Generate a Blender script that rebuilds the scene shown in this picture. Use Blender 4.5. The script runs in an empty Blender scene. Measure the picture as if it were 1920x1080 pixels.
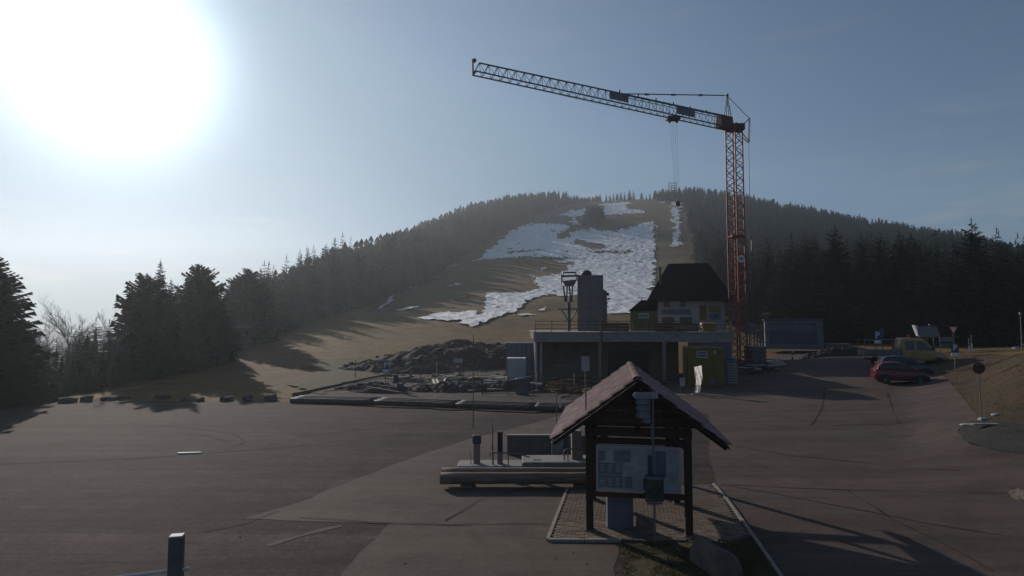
import bpy, bmesh, math, random
import numpy as np
from mathutils import Vector, Matrix, noise
from mathutils.geometry import delaunay_2d_cdt
R = math.radians
random.seed(7)
sc = bpy.context.scene
COL = sc.collection

# ------------------------------------------------------------------ camera
F, HZ, CAMH = 1100.0, 606.0, 5.0
TH = math.atan((HZ - 540) / F)
cam_d = bpy.data.cameras.new('camera'); cam = bpy.data.objects.new('camera', cam_d); COL.objects.link(cam)
cam.location = (0, 0, CAMH); cam.rotation_euler = (R(90) + TH, 0, 0)
cam_d.sensor_width = 36; cam_d.lens = 36 * F / 1920; cam_d.clip_start = 0.1; cam_d.clip_end = 8000
sc.camera = cam

# ------------------------------------------------------------------ light
SUN_PX = (205, 102)
def ray(px, py):
    u, v = (px - 960) / F, (540 - py) / F
    return Vector((u, math.cos(TH) - v * math.sin(TH), math.sin(TH) + v * math.cos(TH)))
SD = ray(*SUN_PX).normalized()
EL = math.asin(SD.z); AZ = math.atan2(SD.x, SD.y)
sun_d = bpy.data.lights.new('sun', 'SUN'); sun = bpy.data.objects.new('sun', sun_d); COL.objects.link(sun)
sun_d.energy = 3.4; sun_d.angle = R(0.53); sun_d.color = (1.0, 0.89, 0.78)
sun.rotation_euler = SD.to_track_quat('Z', 'Y').to_euler()
W = bpy.data.worlds.new('World'); sc.world = W; W.use_nodes = True
wn, wl = W.node_tree.nodes, W.node_tree.links
wn.clear()
wo = wn.new('ShaderNodeOutputWorld'); bg = wn.new('ShaderNodeBackground'); wl.new(bg.outputs[0], wo.inputs[0])
sky = wn.new('ShaderNodeTexSky'); sky.sky_type = 'NISHITA'; sky.sun_disc = False
sky.sun_elevation = EL; sky.sun_rotation = AZ; sky.air_density = 1.0; sky.dust_density = 0.2; sky.ozone_density = 1.6; sky.altitude = 900
tc = wn.new('ShaderNodeTexCoord')
def wm(op, a=None, b=None, c=None, v=None):
    n = wn.new('ShaderNodeMath'); n.operation = op
    for k, x in enumerate((a, b, c)):
        if x is None: continue
        if isinstance(x, (int, float)): n.inputs[k].default_value = x
        else: wl.new(x, n.inputs[k])
    return n.outputs[0]
# thin high cloud, low over the horizon
mp = wn.new('ShaderNodeMapping'); mp.inputs['Scale'].default_value = (2.2, 2.2, 16)
nz = wn.new('ShaderNodeTexNoise'); nz.inputs['Scale'].default_value = 2.0; nz.inputs['Detail'].default_value = 7; nz.inputs['Roughness'].default_value = 0.62
wl.new(tc.outputs['Generated'], mp.inputs[0]); wl.new(mp.outputs[0], nz.inputs['Vector'])
sx = wn.new('ShaderNodeSeparateXYZ'); wl.new(tc.outputs['Generated'], sx.inputs[0])
low = wn.new('ShaderNodeMapRange'); low.interpolation_type = 'SMOOTHSTEP'
low.inputs[1].default_value = 0.05; low.inputs[2].default_value = 0.3; low.inputs[3].default_value = 1; low.inputs[4].default_value = 0.12
wl.new(sx.outputs[2], low.inputs[0])
cr = wn.new('ShaderNodeMapRange'); cr.interpolation_type = 'SMOOTHSTEP'
cr.inputs[1].default_value = 0.50; cr.inputs[2].default_value = 0.72; wl.new(nz.outputs[0], cr.inputs[0])
cl = wm('MULTIPLY', cr.outputs[0], low.outputs[0]); cl = wm('MULTIPLY', cl, 0.5)
mx = wn.new('ShaderNodeMix'); mx.data_type = 'RGBA'; mx.inputs['B'].default_value = (5.6, 5.4, 5.2, 1)
wl.new(cl, mx.inputs['Factor']); 
tint = wn.new('ShaderNodeMix'); tint.data_type = 'RGBA'; tint.blend_type = 'MULTIPLY'; tint.inputs['Factor'].default_value = 1; tint.inputs['B'].default_value = (1.0, 1.0, 0.98, 1)
cap = wn.new('ShaderNodeVectorMath'); cap.operation = 'MINIMUM'; cap.inputs[1].default_value = (2.2, 3.6, 5.4); wl.new(sky.outputs[0], cap.inputs[0]); wl.new(cap.outputs[0], tint.inputs['A']); wl.new(tint.outputs['Result'], mx.inputs['A'])
# the sun's aureole in the thin high cloud
vd = wn.new('ShaderNodeVectorMath'); vd.operation = 'DOT_PRODUCT'; vd.inputs[1].default_value = SD
wl.new(tc.outputs['Generated'], vd.inputs[0])
d = wm('MAXIMUM', vd.outputs['Value'], 0.0)
au = wm('ADD', wm('MULTIPLY', wm('POWER', d, 190.0), 34.0), wm('MULTIPLY', wm('POWER', d, 40.0), 1.1))
au = wm('ADD', au, wm('MULTIPLY', wm('POWER', d, 3.2), 1.5))
ac = wn.new('ShaderNodeVectorMath'); ac.operation = 'SCALE'; ac.inputs[0].default_value = (0.84, 1.0, 1.06); wl.new(au, ac.inputs['Scale'])
ad = wn.new('ShaderNodeVectorMath'); ad.operation = 'ADD'; wl.new(mx.outputs['Result'], ad.inputs[0]); wl.new(ac.outputs[0], ad.inputs[1])
wl.new(ad.outputs[0], bg.inputs[0]); bg.inputs[1].default_value = 0.068
# the lowest few degrees of sky are warmer and duller through the dust of the valley
wr = wn.new('ShaderNodeMapRange'); wr.interpolation_type = 'SMOOTHSTEP'; wr.inputs[1].default_value = 0.0; wr.inputs[2].default_value = 0.16; wr.inputs[3].default_value = 1; wr.inputs[4].default_value = 0; wl.new(sx.outputs[2], wr.inputs[0])
wx_ = wn.new('ShaderNodeMix'); wx_.data_type = 'RGBA'; wx_.blend_type = 'MULTIPLY'; wx_.inputs['B'].default_value = (0.98, 0.82, 0.64, 1); wl.new(wr.outputs[0], wx_.inputs['Factor']); wl.new(ad.outputs[0], wx_.inputs['A']); wl.new(wx_.outputs['Result'], bg.inputs[0])
sc.view_settings.view_transform = 'Standard'; sc.view_settings.look = 'None'; sc.view_settings.exposure = 0.0; sc.view_settings.gamma = 1
sc.cycles.volume_step_rate = 4; sc.cycles.max_bounces = 5; sc.cycles.volume_bounces = 0
sc.cycles.sample_clamp_indirect = 4

# ------------------------------------------------------------------ materials
RAND = {'tile': .35, 'paver': .4, 'log': .3, 'endgrain': .2, 'hutwood': .3, 'board': .35, 'needle': .5}
def mat(name, c, rough=0.8, metal=0.0, spec=0.3, var=0.25, scale=3.0, bump=0.0, bscale=None, c2=None, stretch=None, alpha=None):
    m = bpy.data.materials.new(name); m.use_nodes = True
    n, l = m.node_tree.nodes, m.node_tree.links
    b = n['Principled BSDF']; b.inputs['Roughness'].default_value = rough; b.inputs['Metallic'].default_value = metal
    b.inputs['Specular IOR Level'].default_value = spec
    t = n.new('ShaderNodeTexCoord'); src = t.outputs['Object']
    if stretch:
        mpp = n.new('ShaderNodeMapping'); mpp.inputs['Scale'].default_value = stretch; l.new(src, mpp.inputs[0]); src = mpp.outputs[0]
    nt = n.new('ShaderNodeTexNoise'); nt.inputs['Scale'].default_value = scale; nt.inputs['Detail'].default_value = 6; nt.inputs['Roughness'].default_value = 0.65
    l.new(src, nt.inputs['Vector'])
    rp = n.new('ShaderNodeValToRGB'); l.new(nt.outputs[0], rp.inputs[0])
    c2 = c2 or tuple(x * (1 + var) for x in c); c1 = tuple(x * (1 - var) for x in c)
    rp.color_ramp.elements[0].position = 0.32; rp.color_ramp.elements[0].color = (*c1, 1)
    rp.color_ramp.elements[1].position = 0.68; rp.color_ramp.elements[1].color = (*c2, 1)
    if name in RAND:
        oi = n.new('ShaderNodeObjectInfo'); mr = n.new('ShaderNodeMapRange'); mr.inputs[3].default_value = 1 - RAND[name]; mr.inputs[4].default_value = 1 + RAND[name]
        vs_ = n.new('ShaderNodeVectorMath'); vs_.operation = 'SCALE'; l.new(oi.outputs['Random'], mr.inputs[0]); l.new(rp.outputs[0], vs_.inputs[0]); l.new(mr.outputs[0], vs_.inputs['Scale']); l.new(vs_.outputs[0], b.inputs['Base Color'])
    else: l.new(rp.outputs[0], b.inputs['Base Color'])
    if bump:
        nb = n.new('ShaderNodeTexNoise'); nb.inputs['Scale'].default_value = bscale or scale * 6; nb.inputs['Detail'].default_value = 5
        l.new(src, nb.inputs['Vector'])
        bp = n.new('ShaderNodeBump'); bp.inputs['Strength'].default_value = 1.0; bp.inputs['Distance'].default_value = bump
        l.new(nb.outputs[0], bp.inputs['Height']); l.new(bp.outputs[0], b.inputs['Normal'])
    return m
def ground_mat(name, cols, scales, rough=0.9, bump=0.02, bscale=12, spec=0.25, streak=None, speck=0.25):
    """three noises mixed: large patches, middle mottling, fine grain, optional drawn-out streaks"""
    m = bpy.data.materials.new(name); m.use_nodes = True
    n, l = m.node_tree.nodes, m.node_tree.links
    b = n['Principled BSDF']; b.inputs['Roughness'].default_value = rough; b.inputs['Specular IOR Level'].default_value = spec
    t = n.new('ShaderNodeTexCoord'); src = t.outputs['Object']
    def nzz(s, det=6, stretch=None, rot=0.0, r=0.6):
        q = n.new('ShaderNodeTexNoise'); q.inputs['Scale'].default_value = s; q.inputs['Detail'].default_value = det; q.inputs['Roughness'].default_value = r; q.inputs['Distortion'].default_value = 0.9 if stretch else 0.25
        if stretch:
            mp_ = n.new('ShaderNodeMapping'); mp_.inputs['Scale'].default_value = stretch; mp_.inputs['Rotation'].default_value = (0, 0, rot)
            l.new(src, mp_.inputs[0]); l.new(mp_.outputs[0], q.inputs['Vector'])
        else: l.new(src, q.inputs['Vector'])
        return q.outputs[0]
    def ramp(v, c1, c2, p1, p2):
        r_ = n.new('ShaderNodeValToRGB'); l.new(v, r_.inputs[0])
        r_.color_ramp.elements[0].position = p1; r_.color_ramp.elements[1].position = p2
        r_.color_ramp.elements[0].color = (*c1, 1); r_.color_ramp.elements[1].color = (*c2, 1); return r_.outputs[0]
    def mix(a, b_, f, bt='MIX'):
        q = n.new('ShaderNodeMix'); q.data_type = 'RGBA'; q.blend_type = bt
        if isinstance(f, float): q.inputs['Factor'].default_value = f
        else: l.new(f, q.inputs['Factor'])
        l.new(a, q.inputs['A']); l.new(b_, q.inputs['B']); return q.outputs['Result']
    c = ramp(nzz(scales[0]), cols[0], cols[1], 0.38, 0.62)
    c = mix(c, ramp(nzz(scales[1]), cols[2], cols[1], 0.4, 0.6), 0.45)
    if streak:
        for (st, rot, amt) in streak:
            c = mix(c, ramp(nzz(1.0, 5, st, rot, 0.7), (0.5, 0.5, 0.5), (1.45, 1.42, 1.4), 0.3, 0.75), amt, 'MULTIPLY')
    c = mix(c, ramp(nzz(scales[2], 3), (0.35, 0.35, 0.35), (1.65, 1.65, 1.65), 0.3, 0.7), speck, 'MULTIPLY')
    c = mix(c, ramp(nzz(0.33, 8, None, 0, .72), (1.06, 1.06, 1.06), (0.70, 0.68, 0.68), 0.50, 0.60), 0.55, 'MULTIPLY')      # blotches and old stains
    l.new(c, b.inputs['Base Color'])
    bp = n.new('ShaderNodeBump'); bp.inputs['Strength'].default_value = 1; bp.inputs['Distance'].default_value = bump
    l.new(nzz(bscale, 6, None, 0, 0.7), bp.inputs['Height']); l.new(bp.outputs[0], b.inputs['Normal'])
    return m
M = {}
M['meadow'] = ground_mat('meadow', [(0.170, 0.104, 0.012), (0.130, 0.066, 0.034), (0.120, 0.104, 0.006)], (0.045, 0.22, 2.5), bump=0.14, bscale=3, streak=[((0.10, 0.9, 0.9), 0.25, 0.7), ((0.3, 0.06, 0.5), -0.5, 0.5)], speck=0.5)
M['bank'] = ground_mat('bank', [(0.055, 0.043, 0.018), (0.085, 0.048, 0.030), (0.038, 0.037, 0.014)], (0.12, 0.9, 9), bump=0.08, bscale=9, speck=0.5)
M['turf'] = ground_mat('turf', [(0.060, 0.052, 0.020), (0.085, 0.064, 0.032), (0.045, 0.044, 0.014)], (0.3, 1.5, 8), bump=0.06, bscale=8, speck=0.5)
M['soil'] = ground_mat('soil', [(0.055, 0.043, 0.042), (0.105, 0.080, 0.072), (0.065, 0.053, 0.050)], (0.3, 1.6, 9), bump=0.2, bscale=2.2, speck=0.5)
M['asphalt'] = ground_mat('asphalt', [(0.070, 0.049, 0.050), (0.047, 0.033, 0.035), (0.083, 0.060, 0.060)], (0.12, 0.9, 7), rough=0.9, spec=0.12, bump=0.02, bscale=16, streak=[((0.05, 0.9, 1), 0.16, 0.75), ((0.03, 0.6, 1), -0.1, 0.6), ((0.12, 2.2, 1), 0.3, 0.5)], speck=0.5)
M['lane'] = ground_mat('lane', [(0.112, 0.088, 0.075), (0.096, 0.075, 0.065), (0.122, 0.098, 0.084)], (0.2, 1.2, 12), rough=0.88, spec=0.15, bump=0.006, bscale=60, streak=[((0.08, 0.8, 1), 0.9, 0.4), ((0.05, 1.2, 1), 0.1, 0.3)], speck=0.22)
M['road'] = ground_mat('road', [(0.082, 0.064, 0.055), (0.100, 0.068, 0.058), (0.072, 0.061, 0.052)], (0.14, 0.9, 10), rough=0.85, spec=0.2, bump=0.005, bscale=50, streak=[((0.05, 0.7, 1), -0.2, 0.6), ((0.1, 1.6, 1), 0.1, 0.4)], speck=0.22)
M['gravel'] = ground_mat('gravel', [(0.05, 0.045, 0.04), (0.036, 0.034, 0.031), (0.06, 0.052, 0.046)], (0.4, 2.5, 14), bump=0.06, bscale=10, speck=0.6)
M['tar'] = mat('tar', (0.035, 0.03, 0.03), 0.7)
M['snow'] = ground_mat('snow', [(0.84, 0.86, 0.88), (0.90, 0.90, 0.90), (0.74, 0.74, 0.75)], (0.05, 0.35, 2.0), rough=0.5, bump=0.6, bscale=1.1, spec=1.0, streak=[((0.9, 0.05, 0.5), 0.05, 0.4), ((2.2, 0.15, 0.5), -0.1, 0.35)], speck=0.28)
M['oldsnow'] = mat('oldsnow', (0.42, 0.42, 0.43), 0.8, var=0.4, scale=6, bump=0.03)
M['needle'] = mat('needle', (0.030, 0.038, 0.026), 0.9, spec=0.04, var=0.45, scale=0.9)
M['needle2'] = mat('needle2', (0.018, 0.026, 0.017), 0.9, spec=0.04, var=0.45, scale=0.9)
M['bark'] = mat('bark', (0.07, 0.052, 0.042), 0.95, var=0.4, scale=4, bump=0.02)
M['greybark'] = mat('greybark', (0.13, 0.115, 0.10), 0.95, var=0.4, scale=4)
M['hutwood'] = mat('hutwood', (0.045, 0.026, 0.018), 0.65, var=0.35, scale=2, stretch=(8, 8, 1), bump=0.004, bscale=20)
M['log'] = mat('log', (0.17, 0.13, 0.10), 0.85, var=0.4, scale=2.5, stretch=(0.6, 6, 6), bump=0.012, bscale=8)
M['darklog'] = mat('darklog', (0.075, 0.062, 0.055), 0.7, var=0.4, scale=2.5, bump=0.012, bscale=8)
M['endgrain'] = mat('endgrain', (0.34, 0.26, 0.18), 0.85, var=0.3, scale=9)
M['tile'] = mat('tile', (0.27, 0.165, 0.15), 0.55, var=0.28, scale=3.5, bump=0.004, bscale=40, spec=0.4)
M['concrete'] = mat('concrete', (0.15, 0.143, 0.143), 0.9, var=0.22, scale=1.5, bump=0.004, bscale=20)
M['palecon'] = mat('palecon', (0.25, 0.235, 0.225), 0.9, var=0.18, scale=2, bump=0.003, bscale=20)
M['darkcon'] = mat('darkcon', (0.12, 0.115, 0.115), 0.9, var=0.25, scale=1.5)
M['paver'] = mat('paver', (0.16, 0.118, 0.092), 0.85, var=0.3, scale=1.2, bump=0.003, bscale=40)
M['joint'] = mat('joint', (0.10, 0.075, 0.06), 0.95, scale=5)
M['kerb'] = mat('kerb', (0.25, 0.23, 0.21), 0.85, var=0.2, scale=3, bump=0.003)
M['white'] = mat('white', (0.62, 0.62, 0.62), 0.5, var=0.08, scale=3)
M['offwhite'] = mat('offwhite', (0.34, 0.34, 0.35), 0.6, var=0.12, scale=1.5)
M['render'] = mat('render', (0.36, 0.36, 0.37), 0.9, var=0.10, scale=0.8, bump=0.003)
M['steel'] = mat('steel', (0.15, 0.145, 0.14), 0.6, metal=0.2, spec=0.5, var=0.15, scale=4)
M['dullsteel'] = mat('dullsteel', (0.14, 0.145, 0.15), 0.5, metal=0.3, var=0.3, scale=4)
M['black'] = mat('black', (0.018, 0.018, 0.02), 0.5)
M['cranered'] = mat('cranered', (0.23, 0.028, 0.024), 0.5, var=0.25, scale=2)
M['cranegrey'] = mat('cranegrey', (0.055, 0.075, 0.11), 0.6, metal=0.0, var=0.25, scale=2)
M['rust'] = mat('rust', (0.10, 0.045, 0.032), 0.8, var=0.35, scale=3)
M['roofdark'] = mat('roofdark', (0.018, 0.016, 0.017), 0.95, spec=0.02, var=0.25, scale=1.5, bump=0.01)
M['yellow'] = mat('yellow', (0.21, 0.135, 0.02), 0.5, var=0.18, scale=1.2)
M['dullyellow'] = mat('dullyellow', (0.135, 0.105, 0.022), 0.6, var=0.22, scale=1.2)
M['orange'] = mat('orange', (0.20, 0.10, 0.04), 0.6, var=0.2, scale=2)
M['board'] = mat('board', (0.15, 0.105, 0.065), 0.8, var=0.3, scale=2)
M['sheet'] = mat('sheet', (0.60, 0.56, 0.50), 0.6, var=0.15, scale=2)
M['glass'] = mat('glass', (0.02, 0.022, 0.026), 0.08, spec=0.6, var=0.1)
M['blue'] = mat('blue', (0.02, 0.06, 0.17), 0.4, var=0.12)
M['slateblue'] = mat('slateblue', (0.06, 0.075, 0.11), 0.6, var=0.15, scale=1)
M['greyblue'] = mat('greyblue', (0.12, 0.13, 0.165), 0.55, var=0.15, scale=1)
M['red'] = mat('red', (0.42, 0.03, 0.03), 0.4, var=0.1)
M['carred'] = mat('carred', (0.095, 0.010, 0.016), 0.22, spec=0.6, var=0.1)
M['cardark'] = mat('cardark', (0.035, 0.028, 0.05), 0.22, spec=0.6, var=0.1)
M['vanyellow'] = mat('vanyellow', (0.36, 0.23, 0.09), 0.3, spec=0.5, var=0.12)
M['rubber'] = mat('rubber', (0.015, 0.015, 0.016), 0.85)
M['lamp'] = mat('lamp', (0.35, 0.02, 0.02), 0.15, spec=0.6)
M['panelgreen'] = mat('panelgreen', (0.08, 0.13, 0.06), 0.6)
M['slate'] = mat('slate', (0.12, 0.15, 0.17), 0.6)
M['poster'] = mat('poster', (0.05, 0.055, 0.05), 0.6, var=0.6, scale=6)
M['map'] = mat('map', (0.29, 0.30, 0.315), 0.5, var=0.3, scale=2.2)
M['print'] = mat('print', (0.15, 0.16, 0.18), 0.5, var=0.3, scale=8)
M['stone'] = mat('stone', (0.13, 0.108, 0.095), 0.95, var=0.35, scale=1.6, bump=0.03, bscale=5)
M['darkstone'] = mat('darkstone', (0.085, 0.072, 0.066), 0.95, var=0.35, scale=1.6, bump=0.03, bscale=5)
M['grass'] = mat('grass', (0.060, 0.060, 0.022), 0.8, var=0.4, scale=1.4)
M['drygrass'] = mat('drygrass', (0.15, 0.115, 0.06), 0.85, var=0.4, scale=1.4)
M['farhill'] = mat('farhill', (0.05, 0.06, 0.05), 0.9, var=0.4, scale=0.01)
M['tan'] = mat('tan', (0.17, 0.13, 0.105), 0.8, var=0.15, scale=2)
M['pinkcon'] = mat('pinkcon', (0.24, 0.20, 0.19), 0.85, var=0.12, scale=2)

# ------------------------------------------------------------------ mesh builder
class MB:
    def __init__(s): s.v, s.f = [], []
    def add(s, vs, fs):
        o = len(s.v); s.v += [tuple(x) for x in vs]; s.f += [tuple(o + i for i in q) for q in fs]; return s
    def box(s, x0, x1, y0, y1, z0, z1):
        return s.add([(x, y, z) for z in (z0, z1) for y in (y0, y1) for x in (x0, x1)],
                     [(0, 2, 3, 1), (4, 5, 7, 6), (0, 1, 5, 4), (2, 6, 7, 3), (0, 4, 6, 2), (1, 3, 7, 5)])
    def cbox(s, x0, x1, y0, y1, z0, z1, b=0.02):
        """box with chamfered vertical and top edges"""
        def ring(z, i): return [(x0 + i + b, y0 + i, z), (x1 - i - b, y0 + i, z), (x1 - i, y0 + i + b, z), (x1 - i, y1 - i - b, z), (x1 - i - b, y1 - i, z), (x0 + i + b, y1 - i, z), (x0 + i, y1 - i - b, z), (x0 + i, y0 + i + b, z)]
        return s.loft([ring(z0, 0), ring(z1 - b, 0), ring(z1, b)], True)
    def loft(s, rings, cap=True):
        n = len(rings[0]); vs = [p for r in rings for p in r]; fs = []
        for k in range(len(rings) - 1):
            for i in range(n):
                j = (i + 1) % n; fs.append((k * n + i, k * n + j, (k + 1) * n + j, (k + 1) * n + i))
        if cap: fs.append(tuple(reversed(range(n)))); fs.append(tuple((len(rings) - 1) * n + i for i in range(n)))
        return s.add(vs, fs)
    def tube(s, p, q, r, n=8, r2=None, cap=True):
        p, q = Vector(p), Vector(q); d = (q - p)
        if d.length < 1e-6: return s
        d.normalize(); a = Vector((0, 0, 1)) if abs(d.z) < 0.95 else Vector((1, 0, 0))
        u = d.cross(a).normalized(); w = d.cross(u); r2 = r if r2 is None else r2
        ring = lambda c, rr: [tuple(c + (u * math.cos(2 * math.pi * i / n) + w * math.sin(2 * math.pi * i / n)) * rr) for i in range(n)]
        return s.loft([ring(p, r), ring(q, r2)], cap)
    def path(s, pts, r, n=6):
        for a, b in zip(pts, pts[1:]): s.tube(a, b, r, n)
        return s
    def beam(s, p, q, w, h, up=(0, 0, 1)):
        p, q = Vector(p), Vector(q); d = (q - p).normalized(); u = d.cross(Vector(up))
        if u.length < 1e-4: u = d.cross(Vector((0, 1, 0)))
        u.normalize(); t = u.cross(d)
        ring = lambda c: [tuple(c + u * (a * w / 2) + t * (b * h / 2)) for a, b in ((-1, -1), (1, -1), (1, 1), (-1, 1))]
        return s.loft([ring(p), ring(q)])
    def prism(s, poly, y0, y1):
        """poly in (x,z), from y0 to y1"""
        return s.loft([[(x, y0, z) for x, z in poly], [(x, y1, z) for x, z in poly]])
    def flat(s, poly, z0, z1):
        return s.loft([[(x, y, z0) for x, y in poly], [(x, y, z1) for x, y in poly]])
    def build(s, name, m, parent=None, smooth=False, loc=None):
        me = bpy.data.meshes.new(name); me.from_pydata(s.v, [], s.f)
        me.materials.append(m if not isinstance(m, str) else M[m])
        if smooth: me.polygons.foreach_set('use_smooth', [True] * len(me.polygons))
        bm = bmesh.new(); bm.from_mesh(me); bmesh.ops.recalc_face_normals(bm, faces=bm.faces); bm.to_mesh(me); bm.free()
        me.update()
        o = bpy.data.objects.new(name, me); COL.objects.link(o)
        if parent: o.parent = parent
        if loc is not None: o.location = loc
        return o
def tag(o, label=None, cat=None, group=None, kind=None):
    if label: o['label'] = label
    if cat: o['category'] = cat
    if group: o['group'] = group
    if kind: o['kind'] = kind
    return o
def thing(name, label, cat, loc=(0, 0, 0), rz=0.0, group=None):
    o = bpy.data.objects.new(name, None); COL.objects.link(o); o.location = loc; o.rotation_euler = (0, 0, rz); o.empty_display_size = 0.2
    return tag(o, label, cat, group)
def kids(o): return [c for c in bpy.data.objects if c.parent == o]
def copy_tree(o, loc=None, rz=None, scale=None, label=None, parent=None):
    c = o.copy(); COL.objects.link(c); c.parent = parent
    if loc is not None: c.location = loc
    if rz is not None: c.rotation_euler = (0, 0, rz)
    if scale is not None: c.scale = scale
    if label: c['label'] = label
    for k in o.children: copy_tree(k, parent=c)
    return c

# ------------------------------------------------------------------ terrain heights
def zpix(a, dd, y):      # height of the point at distance dd on the sight line that meets row y
    r = ray(960 + a * F, y); return CAMH + r.z / r.y * dd
TAB = {
 -700: [(0, 0.), (28, 0.), (60, -4.), (150, -20.), (400, -60.), (760, -90.)],
 0: [(0, 0.), (34, 0.), (37, -.1), (55, -3.), (120, -15.), (300, -50.), (760, -90.)],
 130: [(0, 0.), (36, 0.), (40, 0.), (55, -1.5), (100, -10.), (300, -50.), (760, -90.)],
 250: [(0, 0.), (38, 0.), (48, 0.05), (58, -.3), (100, -6.), (300, -40.), (760, -90.)],
 350: [(0, 0.), (38, 0.), (52, .35), (68, .5), (85, .5), (130, -2.), (300, -30.), (760, -85.)],
 450: [(0, 0.), (38, 0.), (55, .55), (72, 1.1), (88, 1.8), (120, 2.3), (200, 3.), (400, -10.), (760, -80.)],
 550: [(0, 0.), (38, 0.), (58, .35), (72, 1.1), (90, 2.5), (125, 4.7), (170, 7.5), (250, 11.), (400, 8.), (760, -70.)],
 650: [(0, 0.), (40, 0.), (58, .3), (75, 655), (97, 620), (130, 590), (180, 560), (250, 542), (400, 22.), (760, -50.)],
 750: [(0, 0.), (42, 0.), (60, .1), (78, 650), (105, 610), (140, 580), (190, 545), (260, 510), (340, 490), (450, 40.), (760, -20.)],
 850: [(0, 0.), (44, 0.), (60, .1), (78, 648), (100, 612), (150, 570), (200, 530), (260, 490), (330, 452), (420, 430), (520, 66.), (760, 0.)],
 950: [(0, 0.), (46, 0.), (60, .2), (85, 640), (110, 602), (155, 560), (205, 520), (265, 480), (330, 440), (400, 405), (470, 393), (600, 80.), (760, 30.)],
 1050: [(0, 0.), (48, 0.), (60, .3), (85, 638), (110, 602), (155, 560), (205, 520), (265, 480), (330, 440), (400, 402), (480, 378), (560, 102.), (760, 70.)],
 1150: [(0, 0.), (48, 0.), (60, .3), (85, 638), (110, 602), (155, 560), (205, 520), (265, 480), (330, 440), (400, 402), (480, 378), (530, 374), (620, 102.), (760, 80.)],
 1250: [(0, 0.), (30, 0.), (45, .1), (60, .3), (85, 638), (110, 602), (155, 560), (205, 520), (265, 480), (330, 440), (400, 402), (480, 374), (530, 372), (620, 106.), (760, 80.)],
 1300: [(0, 0.), (30, 0.), (45, .2), (60, .4), (85, 638), (110, 602), (155, 560), (205, 520), (265, 480), (330, 440), (400, 400), (500, 365), (530, 364), (620, 110.), (760, 80.)],
 1400: [(0, 0.), (28, 0.), (44, .2), (58, .4), (80, 657), (95, 644), (130, 604), (170, 565), (230, 512), (310, 455), (400, 412), (480, 382), (530, 376), (620, 104.), (760, 75.)],
 1550: [(0, 0.), (24, 0.), (32, 0.1), (45, .5), (58, 672), (78, 657), (90, 644), (125, 602), (190, 545), (280, 485), (380, 432), (480, 407), (540, 92.), (620, 80.), (760, 60.)],
 1700: [(0, 0.), (25, 0.), (33, .25), (39, .45), (43, .65), (50, 1.3), (56, 1.75), (70, 662), (85, 646), (120, 602), (180, 545), (260, 495), (360, 458), (440, 440), (540, 62.), (760, 40.)],
 1830: [(0, 0.), (16, 0.), (19, .12), (24.6, .72), (31, 1.), (38, 1.3), (47, 2.3), (56, 2.4), (75, 654), (90, 646), (120, 606), (170, 545), (240, 505), (330, 476), (400, 464), (520, 46.), (760, 30.)],
 1930: [(0, 0.), (15, 0.), (20, .4), (24, .95), (30, 2.1), (38, 3.3), (46, 3.1), (56, 2.5), (80, 1.9), (120, 5.), (170, 13.), (240, 25.), (330, 33.), (400, 36.), (760, 20.)],
 2500: [(0, 0.), (12, 0.1), (20, 1.2), (30, 3.), (45, 3.3), (60, 2.6), (90, 2.2), (120, 6.), (170, 14.), (250, 24.), (400, 28.), (760, 10.)],
}
DD = np.arange(0, 762, 1.0); AA = np.linspace(-1.5, 1.4, 291)
kx = sorted(TAB); ka = np.array([(k - 960) / F for k in kx])
T0 = np.array([np.interp(DD, [p[0] for p in TAB[k]], [p[1] if abs(p[1]) < 130 and isinstance(p[1], float) else zpix((k - 960) / F, p[0], p[1]) for p in TAB[k]]) for k in kx])
T1 = np.array([[0.0] * len(DD) for _ in AA])
for j in range(len(DD)): T1[:, j] = np.interp(AA, ka, T0[:, j])
def blur(arr, n, axis):
    k = np.ones(n) / n; pad = [(0, 0), (0, 0)]; pad[axis] = (n // 2, n // 2)
    p = np.pad(arr, pad, mode='edge'); return np.apply_along_axis(lambda r: np.convolve(r, k, 'valid'), axis, p)
T1 = blur(blur(T1, 5, 0), 5, 1); far = blur(T1, 21, 1); wgt = np.clip((DD - 60) / 60, 0, 1)[None, :]; TT = T1 * (1 - wgt) + far * wgt
TT[:, :12] = 0
def gz(x, y):
    if y < 1: return 0.0
    a = min(max(x / y, -1.49), 1.39); fi = (a + 1.5) * 100; fj = min(y, 759.0)
    i, j = int(fi), int(fj); u, v = fi - i, fj - j
    z = (TT[i, j] * (1 - u) + TT[i + 1, j] * u) * (1 - v) + (TT[i, j + 1] * (1 - u) + TT[i + 1, j + 1] * u) * v
    return float(z) if y < 759 else float(z) - (y - 759) * 0.03
def bumps(x, y):
    k = min(max((y - 66) / 60, 0), 1)
    return k * (noise.noise(Vector((x * 0.05, y * 0.05, 0))) * 0.8 + noise.noise(Vector((x * 0.2, y * 0.2, 3))) * 0.2)
def G(px, py, far_=700.0):          # where the sight line through a picture point meets the ground
    r = ray(px, py); a = r.x / r.y; s = r.z / r.y; dprev = 3.0
    dd = 3.0
    while dd < far_:
        if CAMH + s * dd <= gz(a * dd, dd) + 1e-6:
            lo, hi = dprev, dd
            for _ in range(24):
                m_ = (lo + hi) / 2
                if CAMH + s * m_ <= gz(a * m_, m_): hi = m_
                else: lo = m_
            return Vector((a * hi, hi, gz(a * hi, hi)))
        dprev = dd; dd += 0.25 + dd * 0.004
    return Vector((a * dd, dd, gz(a * dd, dd)))
def A(px, py, dd):                   # point at distance dd on a sight line
    r = ray(px, py); return Vector((r.x / r.y * dd, dd, CAMH + r.z / r.y * dd))
def XZ(px, py, dd): p = A(px, py, dd); return p.x, p.z
def on(px, dd): x = (px - 960) / F * dd * 1.0; x = A(px, 606, dd).x; return Vector((x, dd, gz(x, dd)))

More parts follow.
